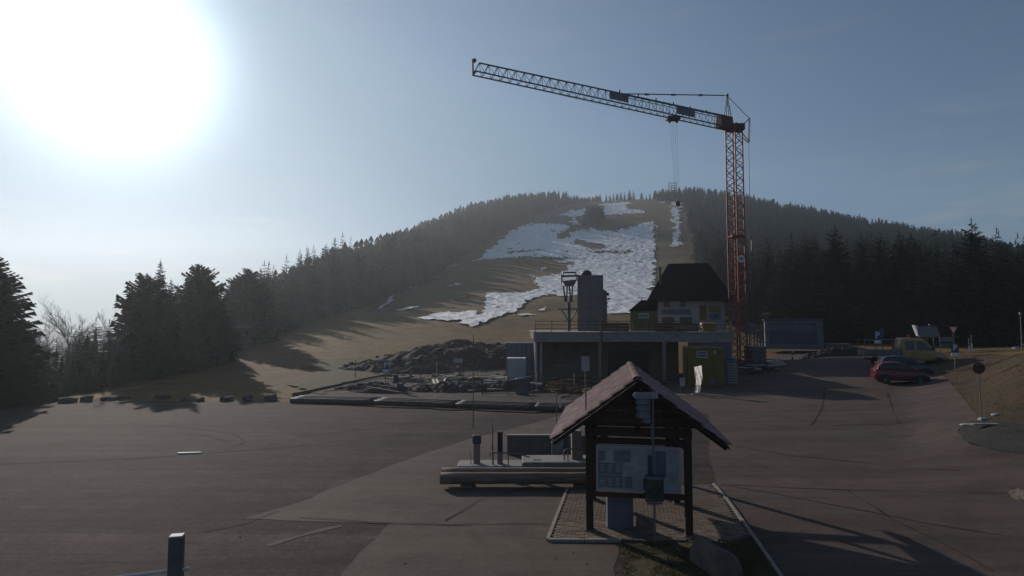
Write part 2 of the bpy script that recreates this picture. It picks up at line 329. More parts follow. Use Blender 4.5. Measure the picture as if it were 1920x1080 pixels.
# ground sheet
def build_ground():
    ph = list(np.arange(-180, -56, 4.0)) + list(np.arange(-56, 56.01, 0.28)) + list(np.arange(60, 180, 4.0))
    rs = [0.0 + 1.5 * k for k in range(8)]; r = 12.0
    while r < 780: rs.append(r); r *= 1.017
    while r < 880: rs.append(r); r *= 1.05
    rs.append(900)
    vs = [(0, 0, 0)]; fs = []; n = len(ph)
    for rr in rs[1:]:
        for p in ph:
            x, y = rr * math.sin(R(p)), rr * math.cos(R(p)); vs.append((x, y, gz(x, y) + bumps(x, y)))
    for i in range(n): fs.append((0, 1 + (i + 1) % n, 1 + i))
    for k in range(len(rs) - 2):
        for i in range(n):
            j = (i + 1) % n; fs.append((1 + k * n + i, 1 + k * n + j, 1 + (k + 1) * n + j, 1 + (k + 1) * n + i))
    me = bpy.data.meshes.new('meadow'); me.from_pydata(vs, [], fs); me.materials.append(M['meadow'])
    me.polygons.foreach_set('use_smooth', [True] * len(me.polygons))
    o = bpy.data.objects.new('meadow', me); COL.objects.link(o); tag(o, kind='structure')
build_ground()

def sheet(name, outline, m, lift, step=1.2, kind='structure', thick=0.0, jit=0.0):
    """a sheet that follows the ground inside a world outline"""
    pts = []
    n = len(outline)
    for i in range(n):
        a, b = Vector(outline[i][:2]), Vector(outline[(i + 1) % n][:2]); k = max(1, int((b - a).length / step))
        nn_ = Vector((-(b - a).y, (b - a).x)).normalized() if (b - a).length > 0 else Vector((0, 0))
        for t in range(k):
            q = a.lerp(b, t / k); pts.append(q + nn_ * jit * (noise.noise(Vector((q.x * 1.1, q.y * 1.1, 3))) + .6 * noise.noise(Vector((q.x * 3, q.y * 3, 8)))) * 1.6)
    nb = len(pts); edges = [(i, (i + 1) % nb) for i in range(nb)]
    x0, x1 = min(p.x for p in pts), max(p.x for p in pts); y0, y1 = min(p.y for p in pts), max(p.y for p in pts)
    inner = []
    st = max(step, math.sqrt((x1 - x0) * (y1 - y0) / 14000))
    gx = x0 + st / 2
    while gx < x1:
        gy = y0 + st / 2
        while gy < y1: inner.append(Vector((gx + random.uniform(-.1, .1) * st, gy + random.uniform(-.1, .1) * st))); gy += st
        gx += st
    V, E_, Fc, *_ = delaunay_2d_cdt(pts + inner, edges, [], 1, 1e-4)
    me = bpy.data.meshes.new(name); me.from_pydata([(p.x, p.y, gz(p.x, p.y) + lift) for p in V], [], [tuple(f) for f in Fc]); me.materials.append(M[m])
    bm = bmesh.new(); bm.from_mesh(me); bmesh.ops.recalc_face_normals(bm, faces=bm.faces)
    if sum(f.normal.z for f in bm.faces) < 0: bmesh.ops.reverse_faces(bm, faces=bm.faces)
    if thick: 
        r_ = bmesh.ops.extrude_face_region(bm, geom=list(bm.faces)); bmesh.ops.translate(bm, verts=[v for v in r_['geom'] if isinstance(v, bmesh.types.BMVert)], vec=(0, 0, thick))
    bmesh.ops.delete(bm, geom=[v for v in bm.verts if not v.link_faces], context='VERTS')
    bm.to_mesh(me); bm.free()
    o = bpy.data.objects.new(name, me); COL.objects.link(o)
    if kind: tag(o, kind=kind)
    return o
def px2(poly): return [G(*p) for p in poly]
yard = [(-34, 12), (-40, 30)] + [tuple(G(*p)[:2]) for p in [(-60, 768), (40, 762), (110, 756), (180, 754), (300, 753), (420, 753), (545, 754), (700, 765), (850, 772), (1000, 778), (1050, 776), (1062, 745), (1140, 722), (1200, 740), (1345, 780), (1345, 860), (1352, 905), (1450, 1075)]] + [(5.5, 4), (5.5, -12), (-20, -12)]
sheet('car_park', yard, 'asphalt', 0.03, .9, jit=.2)
road_poly = [tuple(G(*p)[:2]) for p in [(1130, 722), (1200, 712), (1260, 703), (1370, 695), (1430, 691), (1446, 673), (1471, 656), (1540, 654), (1620, 656), (1766, 665), (1757, 692), (1785, 722), (1812, 755), (1836, 790), (1796, 808), (1818, 835), (1895, 852)]] + \
            [(19.3, 19.3), (25.5, 16), (25.5, -12), (5.2, -12), (5.2, 4)] + [tuple(G(*p)[:2]) for p in [(1440, 1075), (1345, 915), (1330, 860), (1330, 780)]]
sheet('road', road_poly, 'road', 0.048, .8, jit=.05)
lane_poly = [tuple(G(*p)[:2]) for p in [(1065, 775), (1000, 795), (880, 825), (750, 868), (640, 912), (560, 945), (455, 976), (500, 978), (730, 984), (640, 1078), (560, 1200), (1150, 1200), (1160, 1022), (1028, 1020), (1062, 918), (1100, 915), (1100, 800)]]
sheet('asphalt_lane', lane_poly, 'lane', 0.036, .45, jit=.07)
far_road = [tuple(G(*p)[:2]) for p in [(1560, 663), (1640, 661), (1760, 660), (1850, 658), (1925, 655)]] + [(70, 52), (70, 56), (40, 60), (25, 64)]
sheet('far_road', far_road, 'road', 0.05, 1.5)
bank_poly = [tuple(G(*p)[:2]) for p in [(1760, 692), (1785, 722), (1812, 755), (1836, 790), (1870, 815), (1925, 830)]] + [(30, 17), (44, 20), (60, 40), (62, 50)] + [tuple(G(*p)[:2]) for p in [(1925, 662), (1850, 664), (1775, 667)]]
sheet('grass_bank', bank_poly, 'bank', 0.05, .6, jit=.12)
grav = [tuple(G(*p)[:2]) for p in [(1837, 787), (1800, 800), (1795, 815), (1825, 838), (1925, 858)]] + [(23, 19), (30, 18)] + [tuple(G(1925, 800)[:2])]
sheet('gravel_verge', grav, 'gravel', 0.058, 0.5, jit=.16)
site = [tuple(G(*p)[:2]) for p in [(548, 747), (640, 725), (730, 700), (830, 688), (1000, 682), (1130, 690), (1060, 745), (1052, 772), (1000, 776), (850, 770), (700, 763)]]
sheet('building_site_ground', site, 'soil', 0.06, .8, jit=.4)
for q_ in ([(600, 742), (660, 722), (735, 706), (700, 690), (600, 700), (540, 722)], [(800, 712), (870, 702), (935, 704), (950, 712), (880, 720), (815, 722)], [(560, 690), (640, 672), (690, 690), (650, 700)]):
    sheet('green_turf', [tuple(G(*p)[:2]) for p in q_], 'turf', 0.10, .7, jit=.5)
# joints and tyre-dark seams in the asphalt
def seam(pts, w, m='tar', lift=0.055, name='asphalt_joint'):
    b = MB(); P_ = [G(*p) for p in pts]
    Q = []
    for a, c in zip(P_, P_[1:]):
        k = max(1, int((c - a).length / 0.7)); Q += [a.lerp(c, t / k) for t in range(k)]
    Q.append(P_[-1]); rows = []
    for i, p in enumerate(Q):
        t = (Q[min(i + 1, len(Q) - 1)] - Q[max(i - 1, 0)]); t.z = 0; t.normalize(); nrm = Vector((-t.y, t.x, 0))
        ww = w * (0.25 + 0.9 * random.random()); wob = nrm * random.uniform(-.05, .05)
        rows.append([tuple(p + wob + nrm * ww / 2 + Vector((0, 0, gz(p.x, p.y) - p.z + lift))), tuple(p + wob - nrm * ww / 2 + Vector((0, 0, gz(p.x, p.y) - p.z + lift)))])
    vs = [v for r_ in rows for v in r_]; b.add(vs, [(2 * i, 2 * i + 1, 2 * i + 3, 2 * i + 2) for i in range(len(rows) - 1)])
    o = b.build(name, m); tag(o, kind='structure'); return o
M['seam'] = mat('seam', (0.048, 0.038, 0.035), 0.95, spec=0.08, var=0.5, scale=1.5)
M['tyre'] = mat('tyre', (0.051, 0.040, 0.039), 0.95, spec=0.08, var=0.5, scale=1.5)
for pts, w in [([(1350, 912), (1460, 930), (1600, 958), (1740, 985), (1900, 1012)], 0.05), ([(1350, 912), (1590, 922), (1760, 926), (1900, 928)], 0.05), ([(1590, 922), (1670, 975), (1790, 1035), (1860, 1075)], 0.06),
               ([(1548, 728), (1540, 770), (1520, 800)], 0.12), ([(1665, 738), (1675, 775), (1690, 800)], 0.12), ([(1370, 838), (1480, 856), (1600, 868), (1800, 885)], 0.07),
               ([(1000, 915), (900, 940), (835, 980)], 0.05), ([(560, 975), (700, 982), (850, 987), (1030, 985)], 0.05), ([(1430, 690), (1480, 700), (1560, 712)], 0.1), ([(380, 1000), (460, 985), (520, 960)], 0.04),
               ([(1450, 780), (1560, 800), (1700, 795)], 0.12)]:
    seam(pts, w, 'seam')
seam([(640, 990), (600, 998), (560, 1008), (500, 1026)], 0.22, 'lane', 0.038, 'asphalt_patch')
seam([(1770, 664), (1810, 662.5), (1850, 661), (1925, 657)], 0.3, 'kerb', 0.11, 'road_edge')  # pale kerb strip, the sunlit edge put into its colour

for pts, w in [([(300, 800), (380, 806), (440, 815), (460, 828), (440, 842)], .10), ([(330, 812), (390, 818), (430, 830)], .08), ([(0, 872), (250, 862), (520, 842), (800, 812)], .07), ([(560, 820), (700, 805), (820, 790)], .12)]:
    seam(pts, w, 'tyre', 0.036, 'tyre_mark')
# distant blue hills down the valley
def far_ridge(name, px0, px1, dist, ys, depth, seed):
    b = MB(); rows = []; n = 60
    for k in range(n + 1):
        px = px0 + (px1 - px0) * k / n
        y = np.interp(px, [q[0] for q in ys], [q[1] for q in ys]) + 4 * noise.noise(Vector((px * 0.02, seed, 0))) + 1.5 * noise.noise(Vector((px * 0.09, seed, 2)))
        t = A(px, y, dist); rows.append([(t.x * (1 - .25), t.y - depth, -80), (t.x, t.y, t.z), (t.x * 1.1, t.y + depth * .4, -80)])
    vs = [p for r_ in rows for p in r_]; fs = []
    for k in range(n):
        for j in (0, 1): fs.append((3 * k + j, 3 * k + 3 + j, 3 * k + 4 + j, 3 * k + 1 + j))
    tag(b.add(vs, fs).build(name, 'farhill', smooth=True), kind='structure')
far_ridge('hills', -700, 470, 860, [(-500, 605), (0, 612), (120, 622), (260, 618), (480, 634)], 25, 1)
far_ridge('hills', -700, 470, 700, [(-400, 640), (60, 650), (150, 640), (240, 655), (480, 655)], 25, 5)

# ------------------------------------------------------------------ snow lying on the slope
SNOW = [
 [(905, 477), (933, 455), (957, 435), (985, 424), (1010, 421), (1050, 419), (1072, 426), (1060, 432), (1047, 440), (1044, 447), (1070, 446), (1076, 433), (1110, 430), (1150, 434), (1180, 429), (1197, 421), (1216, 419), (1225, 413), (1228, 470), (1226, 520), (1215, 588), (1137, 588), (1137, 562), (1052, 558), (1035, 552), (1012, 559), (990, 567), (962, 585), (915, 606), (882, 611), (860, 608), (878, 596), (905, 591), (912, 576), (905, 561), (922, 551), (955, 552), (990, 546), (1012, 538), (1000, 521), (1030, 517), (1052, 514), (1062, 505), (1083, 495), (1076, 492), (1036, 492), (1060, 486), (1088, 484), (1040, 483), (960, 484), (882, 489), (908, 483)],
 [(1129, 383), (1150, 380), (1182, 378), (1184, 382), (1170, 386), (1180, 394), (1205, 394), (1208, 399), (1160, 402), (1131, 404)],
 [(1048, 407), (1068, 396), (1100, 391), (1094, 405), (1078, 408), (1085, 419), (1070, 421), (1074, 407)],
 [(1262, 374), (1275, 372), (1275, 400), (1274, 462), (1260, 462), (1262, 440), (1267, 420), (1258, 408)],
 [(782, 597), (820, 589), (850, 588), (898, 586), (880, 598), (870, 604), (835, 601), (815, 602), (800, 599)],
 [(743, 583), (765, 576), (781, 575), (776, 580), (755, 585)], [(760, 545), (776, 533), (787, 526), (780, 538), (770, 542)],
 [(704, 580), (722, 568), (746, 553), (738, 563), (722, 573)], [(832, 503), (848, 497), (862, 495), (850, 501)], [(963, 595), (985, 590), (1001, 591), (985, 597)],
 [(1003, 579), (1022, 576), (1022, 580), (1008, 581)], [(1238, 379), (1246, 377), (1243, 382)], [(1281, 377), (1295, 377), (1296, 380), (1284, 379)], [(1292, 410), (1301, 407), (1299, 412)], [(838, 537), (860, 532), (858, 535)], [(1010, 504), (1024, 503), (1022, 506)], [(990, 518), (998, 517), (996, 522)]]
HOLES = [[(1071, 452), (1086, 450), (1110, 457), (1138, 461), (1136, 466), (1105, 467), (1082, 461)], [(1098, 474), (1130, 471), (1190, 470), (1186, 475), (1150, 475), (1115, 476)], [(1185, 489), (1208, 489), (1206, 492), (1190, 491)],
         [(945, 474), (985, 471), (1018, 468), (1012, 471), (980, 474), (960, 477)], [(1062, 474), (1072, 473), (1066, 476)], [(948, 466), (962, 465), (956, 468)], [(1030, 431), (1044, 433), (1036, 436)]]
def inside(x, y, poly):
    c = False; j = len(poly) - 1
    for i in range(len(poly)):
        xi, yi = poly[i]; xj, yj = poly[j]
        if (yi > y) != (yj > y) and x < (xj - xi) * (y - yi) / (yj - yi) + xi: c = not c
        j = i
    return c
def pixel_of(x, y, z):
    fw = y * math.cos(TH) + (z - CAMH) * math.sin(TH); up = -y * math.sin(TH) + (z - CAMH) * math.cos(TH)
    return 960 + F * x / fw, 540 - F * up / fw
def build_snow():
    polys = [[(G(*p).x, G(*p).y) for p in q] for q in SNOW]; holes = [[(G(*p).x, G(*p).y) for p in q] for q in HOLES]
    bbs = [(min(p[0] for p in q), max(p[0] for p in q), min(p[1] for p in q), max(p[1] for p in q)) for q in polys]
    vs, fs, idx = [], [], {}
    y = 95.0; rows = []
    while y < 535: rows.append(y); y += max(0.3, y * 0.0017)
    def vert(i, j):
        k = (i, j)
        if k not in idx:
            yy = rows[j]; xx = i * 0.0006 * yy
            idx[k] = len(vs); vs.append((xx, yy, gz(xx, yy) + bumps(xx, yy) + 0.28 + 0.22 * noise.noise(Vector((xx * .5, yy * .3, 9)))))
        return idx[k]
    for j in range(len(rows) - 1):
        yy = rows[j]
        for i in range(-400, 600):
            xx = i * 0.0006 * yy
            w = 1.3 * yy / 200
            nx = xx + w * 1.2 * noise.noise(Vector((xx * .22, yy * .09, 0))) + w * .9 * noise.noise(Vector((xx * .8, yy * .3, 5)))
            ny = yy + w * 3.2 * noise.noise(Vector((xx * .22, yy * .09, 7))) + w * 3 * noise.noise(Vector((xx * .8, yy * .3, 4)))
            hit = False
            for q, bb in zip(polys, bbs):
                if bb[0] <= nx <= bb[1] and bb[2] <= ny <= bb[3] and inside(nx, ny, q): hit = True; break
            if hit and any(inside(nx, ny, h) for h in holes): hit = False
            if hit and noise.noise(Vector((xx * .45, yy * .25, 21))) > 0.6: hit = False
            if hit: fs.append((vert(i, j), vert(i + 1, j), vert(i + 1, j + 1), vert(i, j + 1)))
    me = bpy.data.meshes.new('snow_cover'); me.from_pydata(vs, [], fs); me.materials.append(M['snow']); me.polygons.foreach_set('use_smooth', [True] * len(fs))
    o = bpy.data.objects.new('snow_cover', me); COL.objects.link(o); tag(o, 'old snow lying in patches on the ski slope', 'snow', kind='stuff')
build_snow()

# ------------------------------------------------------------------ trees
def spruce_mesh(seed, levels=24, nb=8, R0=0.20, irregular=0.25, droop=0.25, top=1.0, shape=0.85, skirt=0.06):
    """unit-height conifer crown: whorls of branches carrying flat needle twigs"""
    rnd = random.Random(seed); b = MB(); vs, fs = [], []
    def tri(a, c, d_): vs.extend((a, c, d_)); fs.append((len(vs) - 3, len(vs) - 2, len(vs) - 1))
    for k in range(levels):
        t = k / (levels - 1); h = skirt + (1 - skirt) * t ** 0.92 * 0.985
        L0 = R0 * (1 - t) ** shape * top + 0.012
        n = max(4, int(nb * (1 - 0.45 * t)))
        for i in range(n):
            an = 2 * math.pi * (i + rnd.random() * .8) / n + k; L = L0 * (1 + irregular * rnd.uniform(-1.3, 1)); hh = h + rnd.uniform(-.012, .012)
            dx, dy = math.cos(an), math.sin(an); sx_, sy_ = -dy, dx
            P_ = lambda s, o=0.0, dz=0.0: (dx * L * s + sx_ * o, dy * L * s + sy_ * o, hh + L * (-(droop) * s * 1.2 + 0.30 * s * s * (0.4 + t)) + dz)
            w = L * 0.22 + 0.005
            tri(P_(0, w * .25), P_(0, -w * .25), P_(1.0)); 
            for s in ((0.25, 0.45, 0.65, 0.85) if levels < 30 else (0.15, .27, .39, .51, .63, .75, .87, .98)):
                for sg in (1, -1):
                    wl_ = (w * 2.0) * (1.15 - s * .7) * rnd.uniform(.7, 1.25)
                    tri(P_(s - .12), P_(s + .10), P_(min(1.08, s + .22), sg * wl_, -0.45 * wl_ + rnd.uniform(-.3, .15) * w))
    for k in range(8):        # the dense inner foliage
        t = k / 9; zt = min(.93, skirt + .2 + .8 * t); zb_ = skirt + .85 * t; rr0 = R0 * (1 - t) ** shape * (.46 if shape > .6 else .6) * (1 - .5 * t)
        for i in range(9):
            a0 = 2 * math.pi * i / 9 + k * .9; a1 = a0 + 1.0; am = a0 + .5; r1 = rr0 * rnd.uniform(.75, 1.3)
            A_, B_, C_, D_ = (0, 0, zt), (math.cos(a0) * rr0 * .6, math.sin(a0) * rr0 * .6, zb_ + .02), (math.cos(a1) * rr0 * .6, math.sin(a1) * rr0 * .6, zb_ + .02), (math.cos(am) * r1, math.sin(am) * r1, zb_ - rnd.uniform(0, .02))
            tri(A_, B_, D_); tri(A_, D_, C_)
    vs.extend([(0.006, 0, .95), (-.004, .005, .95), (-.004, -.005, .95), (0, 0, 1.03)]); o = len(vs) - 4; fs.extend([(o, o + 1, o + 3), (o + 1, o + 2, o + 3), (o + 2, o, o + 3)])
    me = bpy.data.meshes.new('crown'); me.from_pydata(vs, [], fs); me.materials.append(M['needle']); return me
def trunk_mesh(mt='bark', r=0.013, h=0.9, n=6):
    b = MB().tube((0, 0, -0.03), (0, 0, h), r, n, r * 0.15); o = b.build('trunk', mt); me = o.data; bpy.data.objects.remove(o); return me
SPR = [spruce_mesh(1), spruce_mesh(2, 22, 8, 0.17), spruce_mesh(3, 26, 9, 0.23, .35), spruce_mesh(4, 22, 7, 0.15, .3), spruce_mesh(5, 24, 9, 0.24, .3, .1, 1.0, .6, .1)]
ROUND = [spruce_mesh(11, 16, 9, 0.27, .5, .02, 1.0, .42, .15), spruce_mesh(12, 17, 9, 0.24, .5, .05, 1.0, .5, .12)]
TRK = trunk_mesh()
def put_tree(name, crown, loc, h, w, label, cat='tree', group=None, trunk=None, rz=None):
    t = thing(name, label, cat, loc, rz if rz is not None else random.uniform(0, 6.28), group); t.scale = (w, w, h)
    for nm, me in (('trunk', trunk or TRK), ('crown', crown)):
        o = bpy.data.objects.new(nm, me); COL.objects.link(o); o.parent = t
    return t
# the edge of the open slope: nothing grows between these limits
LEFT_EDGE = [(400, 100), (430, 98), (500, 105), (550, 115), (600, 132), (650, 145), (700, 160), (750, 183), (800, 212), (850, 250), (890, 290), (930, 328), (965, 362), (1010, 408), (1060, 455), (1100, 497)]
def forest_spots():
    rnd = random.Random(5); out = []
    # left wood
    for px in np.arange(418, 1128, 1.0):
        e = np.interp(px, [q[0] for q in LEFT_EDGE], [q[1] for q in LEFT_EDGE]); dd = e + rnd.uniform(0, 3)
        lim = min(e + 150, 530)
        while dd < lim:
            if rnd.random() < min(1, 1.0 * dd / F / 3.2 * 1.0 * 3.0): out.append((px + rnd.uniform(-.5, .5), dd, 'L', dd - e))
            dd += rnd.uniform(6, 14)
    for px in np.arange(1228, 2300, 1.0):
        e = np.interp(px, [1228, 1240, 1285, 1300, 1318, 1345, 1400, 1440, 1500, 1560, 1640, 1700, 1900, 2300], [492, 470, 455, 330, 215, 150, 112, 98, 92, 90, 88, 84, 80, 74]); dd = e + rnd.uniform(0, 4)
        lim = 545 if px < 1620 else 440
        while dd < lim:
            if rnd.random() < min(1, dd / F / 1.25): out.append((px + rnd.uniform(-.5, .5), dd, 'Rt', dd - e))
            dd += rnd.uniform(6, 13) + max(dd - 100, 0) * 0.03
    return out
spots = forest_spots()
def tree_h(px, dd, side, rnd, dep):
    if side == 'L': base = np.interp(px, [418, 470, 540, 600, 650, 750, 860, 1000, 1130], [10.5, 11.5, 13.5, 15.5, 17.5, 18.5, 16.5, 12, 9])
    else: base = np.interp(dd, [70, 100, 200, 350, 500, 540], [15.5, 15.5, 14, 12, 8.5, 8])
    return float(base) * rnd.uniform(0.70, 1.20) * (min(1, .52 + dep / 55) if side == 'L' and px > 640 else 1)
rnd = random.Random(9); TR = []
for px, dd, side, dep in spots:
    x = A(px, 606, dd).x; h = tree_h(px, dd, side, rnd, dep); TR.append((x, dd, h, side, dep, px))
vis = sorted([t for t in TR if -20 < t[5] < 1950], key=lambda t: -(t[2] / t[1]) / (1 + max(t[4], 0) / 14.0))
NEAR = vis[:255]; near_ids = set(id(t) for t in NEAR)
for t in NEAR:
    x, y, h, side, dep, px = t
    lab = 'tall dark spruce edging the wood on the sunny side of the ski slope' if side == 'L' else 'tall dark spruce edging the shaded wood behind the garage and parked cars'
    if side == 'L':
        lab = 'tall dark spruce edging the wood %s' % ('above the blue cabin' if px < 520 else 'on the low slope above the boulder row' if px < 640 else 'on the slope above the soil heap' if px < 800 else 'level with the lowest snow tongue' if px < 900 else 'beside the broad upper snowfield' if px < 1010 else 'just under the summit, left of the bare skyline')
    else:
        lab = 'tall dark spruce edging the shaded wood %s' % ('right of the lift strip below the summit' if y > 300 else 'on the slope behind the inn roof' if px < 1400 else 'behind the crane and the garage' if px < 1540 else 'behind the grey heap by the road' if px < 1640 else 'behind the yellow truck' if px < 1760 else 'behind the give-way sign and marker posts' if px < 1860 else 'behind the lamp post on the bank')
    put_tree('spruce', SPR[rnd.randrange(5)], (x, y, gz(x, y) + bumps(x, y) - .1), h, h * rnd.uniform(.75, 1.05), lab, group='spruces edging the slope' if side == 'L' else 'spruces behind the car park')
# the rest of the wood: one object
def low_spruce(seed, n=7, lv=8):
    rnd_ = random.Random(seed); vs, fs = [], []
    for k in range(lv):
        t = k / lv; z0 = 0.05 + 0.85 * t; z1 = z0 + 0.20 * (1 - t * .5); r = 0.19 * (1 - t) ** .8 + 0.022
        vs.append((0, 0, min(z1, 1.02))); o = len(vs) - 1
        for i in range(n):
            a0 = 2 * math.pi * i / n + k * .7; a1 = a0 + 1.25 * 2 * math.pi / n; rr = r * rnd_.uniform(.65, 1.25); am = (a0 + a1) / 2
            vs.extend([(math.cos(a0) * r * .55, math.sin(a0) * r * .55, z0 + .05), (math.cos(a1) * r * .55, math.sin(a1) * r * .55, z0 + .05), (math.cos(am) * rr, math.sin(am) * rr, z0 - rnd_.uniform(0, .03))])
            q = len(vs) - 3; fs.extend([(o, q, q + 2), (o, q + 2, q + 1)])
    return np.array(vs), np.array(fs)
LOW = [low_spruce(s) for s in range(6)]
rest = [t for t in TR if id(t) not in near_ids]
random.Random(3).shuffle(rest); rest = rest[:14000]; print('TREES', len(TR), len(rest))
VV, FF, off = [], [], 0
for t in rest:
    x, y, h, side, dep, px = t; v, f = LOW[rnd.randrange(6)]; a = rnd.uniform(0, 6.28); w = h * rnd.uniform(.85, 1.2); c, s = math.cos(a), math.sin(a)
    q = np.empty_like(v); q[:, 0] = (v[:, 0] * c - v[:, 1] * s) * w + x; q[:, 1] = (v[:, 0] * s + v[:, 1] * c) * w + y; q[:, 2] = v[:, 2] * h + gz(x, y) + bumps(x, y) - .2
    VV.append(q); FF.append(f + off); off += len(v)
VV = np.concatenate(VV); FF = np.concatenate(FF)
me = bpy.data.meshes.new('conifer_wood'); me.vertices.add(len(VV)); me.vertices.foreach_set('co', VV.ravel()); me.loops.add(FF.size); me.loops.foreach_set('vertex_index', FF.ravel().astype(np.int32))
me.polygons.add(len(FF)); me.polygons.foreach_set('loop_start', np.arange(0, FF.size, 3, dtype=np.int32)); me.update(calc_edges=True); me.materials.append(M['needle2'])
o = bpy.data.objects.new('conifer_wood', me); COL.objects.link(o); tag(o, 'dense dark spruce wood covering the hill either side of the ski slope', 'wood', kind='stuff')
# clump in the middle of the snow
for k, (px, py, h) in enumerate([(1098, 424, 10), (1104, 420, 11), (1110, 416, 11), (1116, 419, 12), (1122, 416, 11), (1127, 413, 10), (1108, 424, 10), (1118, 426, 9), (1101, 410, 9), (1113, 408, 9), (1124, 422, 8), (1130, 408, 8)]):
    g = G(px, py); put_tree('spruce', SPR[k % 5], (g.x, g.y, g.z), h, h * 1.15, 'small spruce in the clump standing in the middle of the snowy slope', group='clump of spruces on the snow')
for k, (px, py, h) in enumerate([(1139, 379, 7), (1146, 378, 6), (1153, 378, 7.5), (1160, 378, 6), (1167, 378, 8), (1174, 377, 7), (1183, 376, 9), (1191, 376, 9), (1206, 376, 6), (1215, 376, 4), (1222, 375, 6), (1240, 375, 4)]):
    x = A(px, 606, 515 + k % 3 * 4); g = Vector((x.x, x.y, gz(x.x, x.y))); put_tree('spruce', SPR[(k + 1) % 5], g, h * 1.05, h * 1.05, 'small spruce on the bare skyline between the wood and the lift top', group='spruces on the bare skyline')
# near trees on the sunny side
def conifer(px, dd, h, w, label, crown, name='spruce'):
    g = on(px, dd); return put_tree(name, crown, (g.x, g.y, g.z - .1), h, w, label)
def hires(seed, nb=13, lv=42, **k): return spruce_mesh(seed, lv, nb, **k)
BIG = hires(31, 13, 44, R0=0.27, irregular=.3, droop=.15, shape=.72, skirt=.03)
conifer(-12, 37, 9.7, 10.5, 'tallest spruce at the far edge of the car park, cut by the left frame edge', BIG)
conifer(40, 43, 6.5, 6.5, 'short spruce beside the tallest one at the car park edge', hires(32, R0=.24))
B1, B2, B3 = hires(33, R0=.21, irregular=.4), hires(34, R0=.17, irregular=.3), hires(35, 14, 34, R0=.25, irregular=.5, droop=.0, shape=.42, skirt=.1)
conifer(272, 54, 9.7, 8.4, 'broad-headed spruce at the outer end of the clump by the bare trees', B3)
conifer(297, 56, 11.0, 9.5, 'spruce with the highest pointed tip in the clump', B2)
conifer(318, 60, 9.4, 8.5, 'narrow spruce just right of the highest tip', B1)
conifer(331, 58, 8.6, 9, 'lower spruce filling the dip of the clump', B2)
conifer(352, 57, 8.6, 8, 'slim small-topped spruce before the round-headed fir', B1)
conifer(375, 60, 10.6, 8.8, 'round-headed fir at the inner end of the clump', B3, 'fir')
conifer(398, 64, 8.8, 9, 'drooping spruce next to the round-headed fir', B1)
conifer(412, 70, 7.9, 8, 'small pointed spruce at the foot of the round-headed fir', B2)
conifer(446, 84, 10.4, 9.5, 'first broad spruce of the slope wood above the blue cabin', B3)
conifer(466, 84, 11.2, 9.5, 'taller broad spruce directly above the blue cabin', B3)
conifer(486, 88, 11.4, 11, 'pointed spruce right of the pair above the blue cabin', B1)
for k, (px, dd, h) in enumerate([(75, 47, 5.2), (95, 50, 4.2), (120, 52, 4.4), (140, 48, 3.6), (165, 52, 5.6), (180, 56, 6.8), (196, 50, 4.6), (215, 54, 4.4), (236, 52, 5.4), (60, 52, 6.4), (20, 46, 7.0), (108, 58, 6), (150, 60, 7), (205, 62, 7.2), (250, 60, 8), (285, 52, 6), (310, 54, 7), (340, 56, 6.5), (365, 56, 6.5), (390, 62, 6.5), (425, 78, 7.0), (128, 44, 2.6), (172, 46, 2.8), (225, 48, 3.4)]):
    g = on(px, dd); put_tree('young_spruce', SPR[k % 5], (g.x, g.y, g.z - .2), h, h * 1.35, 'young bushy spruce in the dark thicket beyond the row of boulders', group='young spruces in the thicket')
def bare_tree(seed, h, spread=0.5):
    rn = random.Random(seed); tb, bb = MB(), MB()
    def grow(p, d_, L, r, lv):
        mb = tb if lv == 0 else bb; segs = 3; q = p
        for s in range(segs):
            d2 = (d_ + Vector((rn.uniform(-1, 1), rn.uniform(-1, 1), rn.uniform(-.2, .5))) * .16).normalized(); q2 = q + d2 * L / segs
            mb.tube(q, q2, r * (1 - s * .25), 4 if lv else 7, r * (1 - (s + 1) * .25), False)
            if lv < 4:
                for _ in range(2 if lv else 3):
                    if lv == 0 and s == 0: continue
                    an = rn.uniform(0, 6.28); up = rn.uniform(.5, 1.1)
                    grow(q.lerp(q2, rn.random()), (d2 * up + Vector((math.cos(an), math.sin(an), 0.25)) * spread * 1.3).normalized(), L * rn.uniform(.42, .62), r * .45 * (1 - s * .2) + .004, lv + 1)
            q, d_ = q2, d2
    grow(Vector((0, 0, -.1)), Vector((0, 0, 1)), h * .85, h * .016, 0); return tb, bb
for k, (px, dd, h, lab) in enumerate([(98, 46, 6.0, 'bare crooked tree nearest the big spruce, thin forked crown'), (140, 50, 7.2, 'tallest bare tree of the three above the thicket'), (208, 48, 6.0, 'bare tree standing close to the spruce clump'), (118, 54, 6.6, 'thin bare tree half hidden between the crooked and the tallest one')]):
    g = on(px, dd); t = thing('bare_tree', lab, 'tree', g, 0); a_, b_ = bare_tree(50 + k, h * .74, .38); a_.build('trunk', 'greybark', t); b_.build('crown', 'greybark', t)
